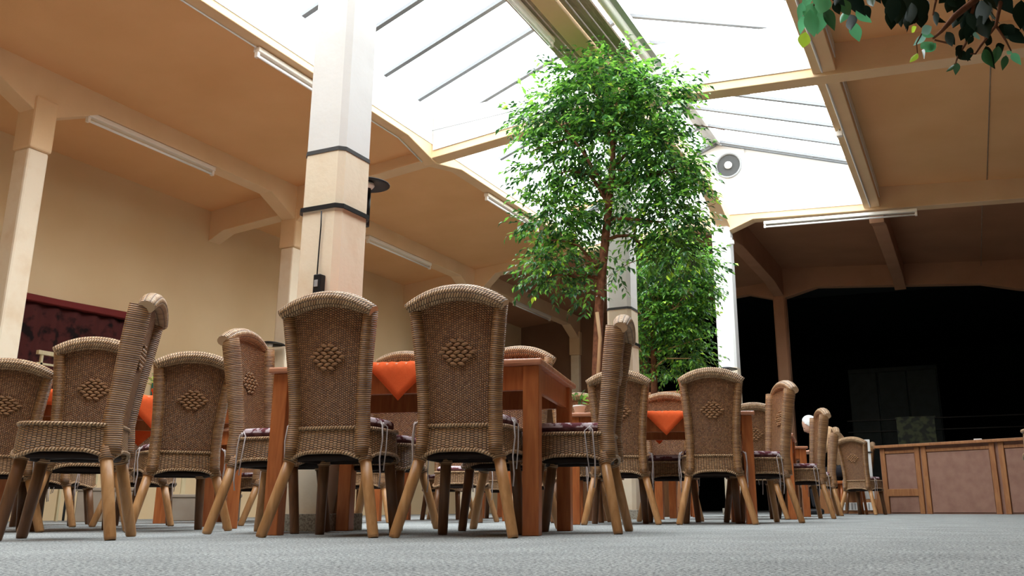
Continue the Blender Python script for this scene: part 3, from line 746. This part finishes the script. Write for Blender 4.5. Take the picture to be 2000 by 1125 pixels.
nk = MB(); nk.grid(lambda u, v: ((u - .5) * .2, (-.02 - .05 * (1 - v * 2) if v < .5 else .002 * sin(u * 20) - .012), 0) if False else ((u - .5) * (.2 + .02 * v), .10 - .11 * min(1, v * 2) - .004 * (v > .5), .004 - max(0, v - .5) * .16 * (1 + .15 * u)), 8, 8)
nk = nk.build('napkin', M['cloth']); nk.location = tl2w(tl, -.44, -.45); nk.rotation_euler = (0, 0, TLR); s_ = nk.modifiers.new('thick', 'SOLIDIFY'); s_.thickness = .003
tag(nk, 'folded orange cloth hanging over the edge of the left table', 'napkin')
menu_card(tl2w(tl, .27, -.30), TLR - .2, 'white menu card with a blue mark on the left table')
pp = at(1112, 800, Z=.756)
pot_plant(tl2w(t2, -.56, -.30), 'small leafy pot plant on the left corner of the middle table', 12, 'paper', .06, .06, up_=1.2)
pot_plant(tl2w(t3, .45, -.1), 'small terracotta plant pot on the table behind the golden chair', 10, 'terra', .07, .06, 3)
pot_plant(tl2w(t4, .3, .0), 'terracotta plant pot on the far table by the seated person', 10, 'terra', .07, .06, 2)

# ------------------------------------------------------------------ trees
def leaf_cloud(name, clumps, n, L, parent, mats, wts, twigs=None, rs=3):
    rr = random.Random(rs); mb = MB(); tot = sum(c_[4] for c_ in clumps)
    for c_ in clumps:
        k = int(n * c_[4] / tot); cen = V(c_[0]); rad = V(c_[1]); dens = c_[2]
        # twig sprays: several leaves share a twig direction
        made = 0
        while made < k:
            d_ = V((rr.gauss(0, 1), rr.gauss(0, 1), rr.gauss(0, 1))).normalized(); q = rr.random() ** dens
            p0 = cen + V((d_.x * rad.x, d_.y * rad.y, d_.z * rad.z)) * q
            out = (V((d_.x, d_.y, d_.z * .6 - .25)) + V((rr.gauss(0, .35), rr.gauss(0, .35), rr.gauss(0, .3)))).normalized()
            side = out.cross(V((0, 0, 1))).normalized() if abs(out.z) < .95 else V((1, 0, 0))
            for j in range(rr.randint(6, 10)):
                base = p0 + out * (j * L * .38)
                sgn = 1 if j % 2 else -1
                ld = (out * .8 + side * sgn * rr.uniform(.4, .9) + V((0, 0, rr.uniform(-.7, .15)))).normalized()
                up__ = (V((0, 0, 1)) + V((rr.gauss(0, .3), rr.gauss(0, .3), 0))); sd = ld.cross(up__).normalized(); nn = sd.cross(ld)
                l_ = L * rr.uniform(.7, 1.15); w_ = l_ * .22
                b = len(mb.v)
                mb.v += [base, base + ld * l_ * .45 + sd * w_ + nn * w_ * .3, base + ld * l_ - nn * l_ * .12, base + ld * l_ * .45 - sd * w_ + nn * w_ * .3, base + ld * l_ * .5]
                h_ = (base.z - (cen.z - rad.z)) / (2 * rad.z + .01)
                mi = rr.choices(range(len(mats)), [wt * (1 + (6 * h_ * h_ if i == 0 else 0)) for i, wt in enumerate(wts)])[0]  # bright leaves favoured near clump tops, highlights put into leaf colour
                mb.quad([b, b + 1, b + 2, b + 4], None, mi); mb.quad([b, b + 4, b + 2, b + 3], None, mi)
                made += 1
    o = mb.build(name, [M[x] for x in mats], parent); o['kind'] = 'stuff'
    return o
def branch_tree(mb, p0, p1, r0, r1, ends, rr, wig=.04):
    p0, p1 = V(p0), V(p1); pts = [p0.lerp(p1, t / 7) + V((rr.gauss(0, wig * .3), rr.gauss(0, wig * .3), 0)) * (1 if 0 < t < 7 else 0) for t in range(8)]
    mb.tube(pts, [r0 + (r1 - r0) * t / 7 for t in range(8)], 9)
    return pts
def pt(x, y, Y): return at(x, y, Y=Y)
# large ficus
TY = 7.45
base = at(1166, 720, Y=TY); fx = base.x
tree = empty('ficus_tree', 'tall ficus tree with a dense round crown in front of the cross beam', 'tree', (fx, TY, 0))
inv = V((fx, TY, 0))
def rel(p): return V(p) - inv
rr = random.Random(11); tk = MB()
tp = [rel((fx - .02, TY, .25)), rel(at(1166, 720, Y=TY)), rel(at(1170, 600, Y=TY)), rel(at(1179, 500, Y=TY)), rel(at(1190, 390, Y=TY)), rel(at(1196, 330, Y=TY)), rel(at(1200, 250, Y=TY)), rel(at(1205, 190, Y=TY + .1))]
tk.tube(tp, [.05, .046, .042, .04, .036, .028, .018, .008], 12)
tk.build('trunk', M['bark'], tree)
bends = [((1190, 385), (1140, 300), (1085, 235), TY - .25), ((1188, 400), (1150, 340), (1080, 340), TY + .1), ((1196, 330), (1240, 290), (1310, 240), TY + .15), ((1192, 370), (1250, 350), (1320, 330), TY - .1), ((1176, 540), (1130, 480), (1060, 470), TY - .1), ((1176, 545), (1120, 540), (1060, 545), TY - .2), ((1186, 430), (1250, 430), (1330, 450), TY), ((1198, 300), (1180, 220), (1150, 160), TY), ((1200, 260), (1230, 200), (1260, 150), TY - .2), ((1182, 470), (1230, 460), (1290, 520), TY + .1), ((1190, 390), (1160, 350), (1130, 260), TY + .3)]
for a, b, c_, y in bends:
    mb = MB(); A = rel(at(*a, Y=TY)); B_ = rel(at(*b, Y=(TY + y) / 2)); C_ = rel(at(*c_, Y=y))
    mb.tube([A, (A + B_) / 2 + V((0, 0, .02)), B_, (B_ + C_) / 2 + V((0, 0, .03)), C_], [.02, .017, .014, .009, .004], 7); mb.build('branch', M['bark'], tree)
    for k_ in range(4):
        s0 = B_.lerp(C_, rr.random()); e0 = s0 + V((rr.gauss(0, .22), rr.gauss(0, .22), rr.gauss(.05, .2)))
        mb = MB(); mb.tube([s0, (s0 + e0) / 2 + V((0, 0, .03)), e0], [.006, .004, .002], 5); mb.build('twig', M['bark'], tree)
def cl(x, y, Y, rx, rz, w_, ry=None, dens=.45): return (rel(at(x, y, Y=Y)), (rx, ry or rx, rz), dens, 0, w_)
cls = [cl(1190, 185, TY, .50, .26, 16), cl(1110, 215, TY, .38, .30, 12), cl(1275, 225, TY, .36, .30, 12), cl(1190, 290, TY + .1, .62, .30, 15), cl(1085, 330, TY, .34, .30, 10), cl(1295, 320, TY, .34, .30, 12),
       cl(1200, 130, TY, .28, .10, 5), cl(1130, 145, TY, .22, .10, 3.5), cl(1300, 170, TY, .2, .10, 3), cl(1090, 425, TY - .1, .32, .24, 8), cl(1075, 520, TY - .1, .22, .22, 5), cl(1110, 490, TY, .28, .2, 4), cl(1312, 420, TY, .25, .26, 8), cl(1330, 500, TY, .2, .22, 4.5), cl(1280, 470, TY, .24, .2, 3.2), cl(1240, 400, TY, .34, .18, 3.5), cl(1165, 400, TY, .4, .16, 3), cl(1045, 240, TY, .2, .2, 3), cl(1350, 360, TY, .13, .25, 2), cl(1150, 575, TY, .12, .1, 1), cl(1200, 520, TY, .14, .1, .8)]
leaf_cloud('foliage', cls, 18000, .078, tree, ['leafa', 'leafb', 'leafc', 'leafy'], [2.2, 4, 5, .4], rs=5)
MB().tube([rel((fx - .06, TY - .03, .2)), rel(at(1172, 660, Y=TY - .05)), rel(at(1166, 610, Y=TY - .05))], .018, 8).build('support_stake', M['stake'], tree)
def planter(o, r, h, m='counterw'):
    MB().lathe([(r * .85, 0), (r, h), (r + .02, h), (r + .02, h + .03), (r - .02, h + .03), (r - .03, h - .03), (.01, h - .03)], 24).build('planter', M[m], o)
    MB().lathe([(r - .03, h - .04), (.01, h - .015)], 20).build('soil', M['soil'], o)
planter(tree, .2, .34)
# second ficus
TY2 = 10.3; b2 = at(1277, 740, Y=TY2)
tree2 = empty('ficus_tree', 'smaller ficus tree between the two far columns, behind the large one', 'tree', (b2.x, TY2, 0)); inv = V((b2.x, TY2, 0))
mb = MB(); mb.tube([rel((b2.x, TY2, .2)), rel(b2), rel(at(1276, 640, Y=TY2)), rel(at(1280, 570, Y=TY2)), rel(at(1290, 500, Y=TY2))], [.05, .042, .035, .02, .008], 10); mb.build('trunk', M['bark'], tree2)
for a, b, c_ in (((1277, 640), (1300, 610), (1345, 590)), ((1277, 660), (1255, 620), (1240, 590)), ((1277, 690), (1310, 680), (1370, 660)), ((1276, 700), (1255, 690), (1240, 670)), ((1279, 600), (1310, 560), (1340, 530)), ((1279, 590), (1260, 550), (1250, 520)), ((1278, 620), (1320, 600), (1350, 560)), ((1277, 720), (1300, 700), (1350, 700))):
    mb = MB(); mb.tube([rel(at(*a, Y=TY2)), rel(at(*b, Y=TY2 - .1)), rel(at(*c_, Y=TY2 - .2))], [.014, .010, .003], 6); mb.build('branch', M['stake'], tree2)
cls = [cl(1310, 510, TY2, .42, .32, 9), cl(1345, 570, TY2, .30, .3, 8), cl(1265, 540, TY2, .26, .4, 7), cl(1330, 640, TY2, .34, .26, 6), cl(1300, 600, TY2, .42, .3, 6), cl(1345, 690, TY2, .22, .18, 3), cl(1255, 640, TY2, .18, .3, 3), cl(1250, 705, TY2, .12, .2, 1.5), cl(1310, 720, TY2, .2, .12, 1.5), cl(1370, 520, TY2, .16, .24, 3)]
leaf_cloud('foliage', cls, 10500, .076, tree2, ['leafa', 'leafb', 'leafc', 'leafy'], [2.5, 4, 3, .5], rs=8)
planter(tree2, .24, .4)
# near ficus at the right, its branch hanging into the picture
tx, ty = gw(2.9, 2.5)
nt_ = empty('ficus_tree', 'large-leaved ficus whose dark branches hang into the top right corner', 'tree', (tx, ty, 0)); inv = V((tx, ty, 0))
planter(nt_, .22, .36)
DEP = 2.75
def q(x, y, d_=DEP): return rel(at(x, y, D=d_))
mb = MB(); mb.tube([V((0, 0, .3)), V((.02, .02, 1.2)), V((-.05, 0, 2.0)), V((-.12, -.05, 2.5))], [.045, .04, .03, .02], 10); mb.build('trunk', M['bark'], nt_)
tw = [([V((-.05, 0, 2.0)), q(2080, -120), q(1960, -60), q(1905, 0), q(1865, 32), q(1840, 60), q(1822, 76)], [.02, .018, .014, .011, .010, .006, .003]),
      ([V((-.12, -.05, 2.5)), q(1850, -220), q(1700, -140), q(1640, -60), q(1600, -10), q(1585, 20)], [.016, .014, .011, .008, .005, .003]),
      ([q(1700, -140), q(1720, -60), q(1740, -10), q(1745, 20)], [.008, .007, .005, .003]),
      ([q(1960, -60), q(1955, 0), q(1945, 50), q(1915, 90), q(1905, 105), q(1895, 105)], [.008, .007, .005, .004, .003, .002]),
      ([q(1905, 0), q(1893, 45), q(1886, 85), q(1870, 112), q(1866, 125)], [.006, .005, .004, .003, .002]),
      ([q(1830, -60), q(1828, 0), q(1822, 30)], [.005, .004, .002]),
      ([q(1840, 60), q(1825, 72), q(1800, 66)], [.004, .003, .002]), ([q(1825, 78), q(1850, 84), q(1862, 82)], [.003, .003, .002]),
      ([q(1945, 50), q(1965, 80), q(1975, 100)], [.004, .003, .002]), ([q(1800, 66), q(1790, 85), q(1792, 105)], [.003, .002, .0015])]
for p_, r_ in tw: MB().tube(p_, r_, 7).build('branch', M['bark'], nt_)
lm = {}
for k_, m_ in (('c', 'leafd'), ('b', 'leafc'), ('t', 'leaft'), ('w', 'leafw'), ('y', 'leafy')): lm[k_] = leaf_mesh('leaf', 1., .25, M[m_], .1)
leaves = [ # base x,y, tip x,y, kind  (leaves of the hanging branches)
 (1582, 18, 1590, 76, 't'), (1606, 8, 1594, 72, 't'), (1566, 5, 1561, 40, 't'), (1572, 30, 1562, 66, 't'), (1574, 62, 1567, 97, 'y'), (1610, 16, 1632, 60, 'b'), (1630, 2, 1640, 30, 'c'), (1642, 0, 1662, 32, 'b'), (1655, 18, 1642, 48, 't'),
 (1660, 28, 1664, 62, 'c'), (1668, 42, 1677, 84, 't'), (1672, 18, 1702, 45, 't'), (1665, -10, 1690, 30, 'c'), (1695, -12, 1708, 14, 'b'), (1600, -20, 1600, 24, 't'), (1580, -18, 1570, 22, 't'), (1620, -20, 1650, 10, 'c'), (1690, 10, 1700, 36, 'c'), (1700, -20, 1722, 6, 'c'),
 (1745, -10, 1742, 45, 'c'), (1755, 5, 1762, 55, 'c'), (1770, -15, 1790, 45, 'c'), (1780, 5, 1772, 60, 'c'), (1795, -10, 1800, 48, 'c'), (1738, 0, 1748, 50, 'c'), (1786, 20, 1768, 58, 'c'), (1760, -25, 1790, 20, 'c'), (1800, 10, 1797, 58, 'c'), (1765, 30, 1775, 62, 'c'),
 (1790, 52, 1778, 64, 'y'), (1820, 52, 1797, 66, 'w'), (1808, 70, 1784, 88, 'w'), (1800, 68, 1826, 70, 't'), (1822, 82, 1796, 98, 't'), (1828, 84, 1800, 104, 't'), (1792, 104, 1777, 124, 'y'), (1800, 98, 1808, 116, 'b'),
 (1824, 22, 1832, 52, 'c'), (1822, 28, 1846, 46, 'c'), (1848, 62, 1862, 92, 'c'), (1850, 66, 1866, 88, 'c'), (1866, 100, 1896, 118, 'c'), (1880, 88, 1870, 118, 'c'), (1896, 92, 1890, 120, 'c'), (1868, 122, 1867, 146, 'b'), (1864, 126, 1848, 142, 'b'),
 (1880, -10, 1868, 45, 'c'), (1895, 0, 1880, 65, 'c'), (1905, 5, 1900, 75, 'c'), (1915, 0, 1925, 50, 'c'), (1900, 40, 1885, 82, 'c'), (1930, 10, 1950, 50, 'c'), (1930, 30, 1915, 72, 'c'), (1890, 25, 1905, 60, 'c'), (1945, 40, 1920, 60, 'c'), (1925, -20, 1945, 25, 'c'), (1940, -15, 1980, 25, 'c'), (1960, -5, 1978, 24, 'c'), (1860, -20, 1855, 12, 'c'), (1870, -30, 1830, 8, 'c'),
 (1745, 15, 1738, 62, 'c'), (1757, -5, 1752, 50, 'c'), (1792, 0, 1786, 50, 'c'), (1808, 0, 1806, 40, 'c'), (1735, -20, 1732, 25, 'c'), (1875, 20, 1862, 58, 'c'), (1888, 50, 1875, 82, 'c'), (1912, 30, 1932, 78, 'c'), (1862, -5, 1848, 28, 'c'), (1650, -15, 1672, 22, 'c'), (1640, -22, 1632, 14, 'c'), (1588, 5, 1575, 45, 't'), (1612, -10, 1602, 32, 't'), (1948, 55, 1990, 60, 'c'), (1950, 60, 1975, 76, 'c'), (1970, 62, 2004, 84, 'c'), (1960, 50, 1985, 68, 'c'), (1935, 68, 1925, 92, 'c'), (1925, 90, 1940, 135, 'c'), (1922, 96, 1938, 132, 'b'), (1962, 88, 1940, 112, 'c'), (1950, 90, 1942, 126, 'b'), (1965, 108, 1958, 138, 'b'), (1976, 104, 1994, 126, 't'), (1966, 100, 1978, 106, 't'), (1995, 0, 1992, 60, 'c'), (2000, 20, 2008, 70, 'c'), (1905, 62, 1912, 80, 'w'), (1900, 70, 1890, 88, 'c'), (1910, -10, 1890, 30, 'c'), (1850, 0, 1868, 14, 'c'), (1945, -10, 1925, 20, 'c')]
for i, (bx_, by_, tx_, ty_, k_) in enumerate(leaves):
    d_ = DEP + rnd.uniform(-.12, .12); A = q(bx_, by_, d_); B_ = q(tx_, ty_, d_ + rnd.uniform(-.04, .04)); L = (B_ - A).length
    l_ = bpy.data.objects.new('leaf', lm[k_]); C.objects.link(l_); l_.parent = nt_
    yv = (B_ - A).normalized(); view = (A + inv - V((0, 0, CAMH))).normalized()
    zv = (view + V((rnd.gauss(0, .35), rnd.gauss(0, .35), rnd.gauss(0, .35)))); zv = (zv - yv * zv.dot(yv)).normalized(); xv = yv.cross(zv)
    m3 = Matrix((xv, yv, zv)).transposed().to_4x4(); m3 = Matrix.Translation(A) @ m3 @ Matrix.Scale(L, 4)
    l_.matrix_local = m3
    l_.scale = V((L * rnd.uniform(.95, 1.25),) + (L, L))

# ------------------------------------------------------------------ left wall things
yw0, yw1 = 5.82, 7.55
cu_ = empty('stage_curtain', 'dark red patterned curtain hanging on the left wall', 'curtain', (XW, 0, 0))
mb = MB()
def cf(u, v):
    y = yw0 + (yw1 - yw0) * u; z = 1.15 + 1.08 * v
    return (.05 + .02 * sin(u * 46), y, z)
mb.grid(cf, 60, 6); o = mb.build('curtain_cloth', M['red'], cu_); s_ = o.modifiers.new('t', 'SOLIDIFY'); s_.thickness = .008
mb = MB(); mb.prism([(yw0 - .02, 2.20), (yw1 + .03, 2.235), (yw1 + .03, 2.30), (yw1 - .2, 2.315), (yw0 + .5, 2.28), (yw0 - .02, 2.275)], 'x', 0, .13); mb.build('pelmet', M['redlip'], cu_, .012)
ra = empty('railing', 'pale wooden handrail in front of the dark red curtain', 'railing', (XW + .5, 0, 0))
for y in (5.95, 6.35, 6.75): MB().box(-.012, .012, y - .012, y + .012, 0, 1.62).build('baluster', M['trellis'], ra)
MB().box(-.02, .02, 5.9, 7.2, 1.60, 1.64).build('handrail', M['trellis'], ra)
MB().box(-.012, .012, 5.9, 7.2, 1.5, 1.52).build('lower_rail', M['trellis'], ra)
o = tag(MB().box(0, .03, 0, .45, 0, .35).build('noticeboard', M['teal'], None, .006), 'teal board on the left wall behind the potted flowers', 'board'); o.location = (XW + .01, 7.75, 1.22)
cable([(XW + .02, 7.55, 1.83), (XW + .02, 8.2, 1.84)], .012, 'wall_rail', 'thin black rail on the left wall', 'dark', 'rail')
# trellis screen and boxes near the left wall
f0 = gw(8.4, -5.0); tr = empty('trellis_screen', 'pale diamond lattice screen behind the left table', 'screen', (f0[0], f0[1], 0), face(-28))
for s_ in (-1, 1):
    for i in range(-2, 16):
        x0 = i * .09
        a = V((x0, .006 * s_, .45)); b = V((x0 + s_ * .36, .006 * s_, .81))
        mb = MB(); mb.tube([a, b], .007, 4); mb.build('lath', M['trellis'], tr)
for x in (-.2, 1.5): MB().box(x - .02, x + .02, -.02, .02, 0, .86).build('upright', M['trellis'], tr)
for z in (.44, .82): MB().box(-.2, 1.5, -.018, .018, z, z + .03).build('rail', M['trellis'], tr)
for i, (f_, l_, w_, h_, lb) in enumerate(((8.9, -4.3, .5, .28, 'low grey beige box on the floor behind the left chairs'), (9.2, -3.5, .7, .22, 'flat grey beige box by the left wall'), (9.3, -2.75, .35, .34, 'small grey box behind the golden chair legs'))):
    o = empty('storage_box', lb, 'box', (*gw(f_, l_), 0), face(-20))
    MB().box(-w_ / 2, w_ / 2, -.18, .18, 0, h_).build('box_body', M['box'], o, .008); MB().box(-w_ / 2 - .01, w_ / 2 + .01, -.19, .19, h_, h_ + .03).build('lid', M['box'], o, .006)
wb = at(128, 822, X=XW + .15)
o = empty('window_stand_in', 'white panel standing in for a bright window behind the left table', 'board', wb, face(-28))  # white panel put in for a bright low window, its legs added
MB().box(-.12, .12, 0, .02, -.12, .1).build('window_stand_in_face', M['white'], o); MB().box(-.14, .14, -.015, 0, .0, .012).build('window_stand_in_bar', M['dark'], o)
for s_ in (-.1, .1): MB().box(s_ - .012, s_ + .012, .0, .02, -wb.z, -.12).build('window_stand_in_leg', M['dark'], o)

# ------------------------------------------------------------------ right side: counter and dark room
CA, CB = V((-1.197, 13.94, 0)), V((.559, 13.12, 0)); dC = (CB - CA).normalized(); rc = atan2(dC.y, dC.x)
ct = empty('bar_counter', 'long brown panelled counter before the dark opening', 'counter', CA, rc)
LC = 5.2; HC = .94
MB().box(-.02, LC, .05, .6, 0, HC - .03).build('counter_body', M['counterp'], ct)
MB().box(-.06, LC, -.03, .65, HC - .03, HC + .01).build('countertop', M['counterw'], ct, .006)
for x in (0, .52, .62, 1.56, 1.68, 2.2, 3.1, 4.0): MB().box(x, x + .07, .02, .05, 0, HC - .03).build('stile', M['counterw'], ct, .004)
for x0, x1 in ((.07, .52), (.69, 1.56), (1.75, 2.2), (2.27, 3.1), (3.17, 4.0)):
    MB().box(x0, x1, .03, .05, HC - .11, HC - .07).build('rail', M['counterw'], ct, .003)
    MB().box(x0 + .01, x1 - .01, .036, .05, .02, HC - .12).build('panel', M['counterp'], ct, .004)
MB().box(.07, .52, .02, .05, .24, .34).build('lower_rail', M['counterw'], ct, .004)
lowc = empty('low_cabinet', 'low wooden cabinet with a white vent grille left of the counter', 'cabinet', CA - dC * .06, rc)
MB().box(-1.1, 0, .05, .5, 0, .36).build('cabinet_body', M['counterw'], lowc, .005)
vg = MB().box(-.75, -.12, .03, .05, .05, .16).build('vent_grille', M['paper'], lowc)
for i in range(10): MB().box(-.7 + i * .055, -.68 + i * .055, .024, .03, .06, .15).build('slot', M['grey'], vg)
o = tag(MB().box(-.05, .05, -.03, .03, 0, .03).build('napkin_block', M['paper'], None, .004), 'small white block lying on the counter', 'block'); pq = at(1875, 858, Z=HC + .01); o.location = CA + dC * 1.35 + V((-dC.y, dC.x, 0)) * .2 + V((0, 0, HC + .01))
# dark cabinets beyond
a, b = at(1655, 722, Y=21.5), at(1828, 710, Y=21.5)
dk = empty('dark_cabinet', 'tall dark green cupboard in the unlit room', 'cabinet', (a.x, 21.5, 0))
Wd = b.x - a.x
MB().box(0, Wd, .05, .5, 0, a.z).build('cupboard_body', M['void2'], dk)
for i in range(3): MB().box(Wd / 3 * i + .02, Wd / 3 * (i + 1) - .02, 0, .05, .1, a.z - .1).build('door_panel', M['void2'], dk, .01)
for z in (1.7, 1.95): MB().box(-.1, Wd + 3, -.05, -.02, z, z + .02).build('rail', M['dark'], dk)
a, b = at(1750, 818, Y=19.), at(1830, 862, Y=19.)
mp = empty('mosaic_panel', 'olive green mosaic panel in the unlit room above the counter', 'panel', (a.x, 19., 0))
MB().box(0, b.x - a.x, 0, .05, .6, a.z).build('mosaic_face', M['olive'], mp); MB().box(-.02, b.x - a.x + .02, -.01, .06, a.z, a.z + .03).build('top_edge', M['olive'], mp)
for x in (0, b.x - a.x - .05): MB().box(x, x + .05, 0, .05, 0, .6).build('support', M['dark'], mp)
# wooden partition behind the ficus trees
pw = at(1085, 768, Y=12.2); pe = at(1345, 748, Y=12.2)
pn = empty('wood_partition', 'brown wooden partition behind the ficus trunks', 'partition', (pw.x, 12.2, 0))
WW = pe.x - pw.x; zt = pw.z
n_ = 7
for i in range(n_): MB().box(WW / n_ * i + .01, WW / n_ * (i + 1) - .01, 0, .03, .1, 1.6).build('panel', M['counterw'], pn, .006)
MB().box(-.02, WW + .02, -.02, .05, 1.6, 1.68).build('top_rail', M['counterw'], pn, .005); MB().box(0, WW, -.01, .04, 0, .1).build('base_rail', M['counterw'], pn)
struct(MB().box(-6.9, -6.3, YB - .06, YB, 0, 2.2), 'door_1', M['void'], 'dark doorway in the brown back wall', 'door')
# white panel seen between the two chairs by the counter
wp = at(1688, 925, Y=13.3)
o = empty('folding_sign', 'upright white panel with black bars between the chairs at the counter', 'panel', (wp.x, 13.3, 0), .1)
MB().box(-.11, .11, 0, .03, .2, 1.0).build('panel_face', M['white'], o, .005)
for z in (.45, .82): MB().box(-.13, .13, -.012, 0, z, z + .015).build('black_bar', M['dark'], o)
for x in (-.1, .08): MB().box(x, x + .02, 0, .03, 0, .2).build('panel_foot', M['dark'], o)

# ------------------------------------------------------------------ seated person
pf_, pl_ = 12.55, 12.55 * (1662 - CX) / 1815.
PX, PY = gw(pf_, pl_)
per_ = empty('person', 'seated person with white hair and tan shirt leaning forward behind the side-on chair', 'person', (PX, PY, 0), face(-80))
per_.scale = (1.06, 1.06, 1.06)
def skin_fig(name, verts, edges, m, parent, root=0, sub=2):
    me = bpy.data.meshes.new(name); me.from_pydata([v_[0] for v_ in verts], edges, []); me.materials.append(m)
    o = bpy.data.objects.new(name, me); C.objects.link(o); o.parent = parent
    sm = o.modifiers.new('skin', 'SKIN'); sm.use_smooth_shade = True; me.validate()
    if not me.skin_vertices: 
        bpy.context.view_layer.objects.active = o
    for i, v_ in enumerate(verts):
        sv = me.skin_vertices[0].data[i]; r_ = v_[1]; sv.radius = r_ if isinstance(r_, tuple) else (r_, r_)
        sv.use_root = (i == root)
    ss = o.modifiers.new('sub', 'SUBSURF'); ss.levels = 1; ss.render_levels = sub
    return o
# torso + arms (shirt), local +y is forward
ver = [((0, 0, .52), (.16, .13)), ((0, .05, .68), (.155, .12)), ((0, .10, .88), (.18, .14)), ((0, .18, 1.06), (.17, .13)), ((0, .30, 1.08), (.07, .07)), ((0, .35, 1.08), (.052, .052))]
edg = [(0, 1), (1, 2), (2, 3), (3, 4), (4, 5)]
for s_ in (-1, 1):
    b = len(ver); ver += [((s_ * .17, .20, 1.03), .07), ((s_ * .22, .25, .86), .05), ((s_ * .20, .33, .77), .044), ((s_ * .15, .47, .78), .036)]
    edg += [(3, b), (b, b + 1), (b + 1, b + 2), (b + 2, b + 3)]
skin_fig('shirt', ver, edg, M['shirt'], per_)
ver = [((0, -.02, .53), (.15, .12))]; edg = []
for s_ in (-1, 1):
    b = len(ver); ver += [((s_ * .10, .06, .54), .085), ((s_ * .12, .42, .52), .062), ((s_ * .12, .45, .28), .05), ((s_ * .12, .44, .08), .038)]
    edg += [(0, b), (b, b + 1), (b + 1, b + 2), (b + 2, b + 3)]
skin_fig('trousers', ver, edg, M['trouser'], per_)
for s_ in (-1, 1):
    MB().box(s_ * .12 - .045, s_ * .12 + .045, .36, .62, 0, .075).build('shoe', M['dark'], per_, .03)
    hv = [((s_ * .15, .46, .785), (.03, .02)), ((s_ * .14, .53, .785), (.038, .016))]; he = [(0, 1)]
    for k_ in range(4):
        b = len(hv); x = s_ * .14 + (k_ - 1.5) * .018
        hv += [((x, .57, .785), .0085), ((x, .60 + .008 * (k_ in (1, 2)), .778), .008), ((x, .615 + .01 * (k_ in (1, 2)), .765), .007)]; he += [(1, b), (b, b + 1), (b + 1, b + 2)]
    b = len(hv); hv += [((s_ * .14 - s_ * .04, .51, .785), .01), ((s_ * .14 - s_ * .055, .54, .78), .008)]; he += [(0, b), (b, b + 1)]
    skin_fig('hand', hv, he, M['skin'], per_, sub=1)
# head
def head(parent):
    mb = MB(); n = 20; mm = 16
    Mh = Matrix.Translation((0, .44, 1.13)) @ Matrix.Rotation(-.6, 4, 'X')
    for j in range(mm + 1):
        ph = pi * j / mm
        for i in range(n):
            th = 2 * pi * i / n; x = .075 * sin(ph) * cos(th); y = .095 * sin(ph) * sin(th); z = .118 * cos(ph)
            if z < -.03: x *= 1 + (z + .03) * 2.6; y = y * (1 + (z + .03) * 1.6) + .008
            if sin(th) > .9 and -.045 < z < .02: y += .022 * (1 - abs(z + .02) / .045)
            mb.v.append(Mh @ V((x, y, z)))
    for j in range(mm):
        for i in range(n):
            l = (i + 1) % n; mb.quad([j * n + i, j * n + l, (j + 1) * n + l, (j + 1) * n + i], None, 0, True)
    h = mb.build('head', M['skin'], parent)
    hr = MB()
    for j in range(10):
        ph = pi * .62 * j / 9
        for i in range(n):
            th = 2 * pi * i / n; k_ = 1.09
            p_ = V((.078 * sin(ph) * cos(th), .098 * sin(ph) * sin(th) - .012, .122 * cos(ph))) * k_
            if p_.y > .045: p_.y = .045 + (p_.y - .045) * .3; p_.z = max(p_.z, .05)
            hr.v.append(Mh @ p_)
    for j in range(9):
        for i in range(n):
            l = (i + 1) % n; hr.quad([j * n + i, j * n + l, (j + 1) * n + l, (j + 1) * n + i], None, 0, True)
    hr.build('hair', M['hair'], h)
    for s_ in (-1, 1):
        e_ = MB().lathe([(.002, -.004), (.009, 0), (.002, .006)], 10, Mh @ Matrix.Translation((s_ * .028, .088, .008)) @ Matrix.Rotation(-pi / 2, 4, 'X')); e_.build('eye', M['dark'], h)
        e_ = MB().lathe([(.004, -.01), (.022, -.004), (.024, .006), (.006, .01)], 10, Mh @ Matrix.Translation((s_ * .078, -.005, -.008)) @ Matrix.Rotation(pi / 2, 4, 'Y')); e_.build('ear', M['skin'], h)
    MB().box(-.022, .022, .088, .094, -.062, -.056, Mh).build('mouth', mat('lips', (.35, .13, .1), .6), h)
head(per_)
st_ = empty('stool', 'low wooden stool under the seated person', 'stool', (PX, PY, 0), face(-80))
MB().box(-.19, .19, -.17, .19, .40, .44).build('seat', M['table'], st_, .01)
for sx in (-1, 1):
    for sy in (-1, 1): MB().tube([(sx * .14, sy * .13, .40), (sx * .17, sy * .16, 0)], .018, 8).build('leg', M['table'], st_)
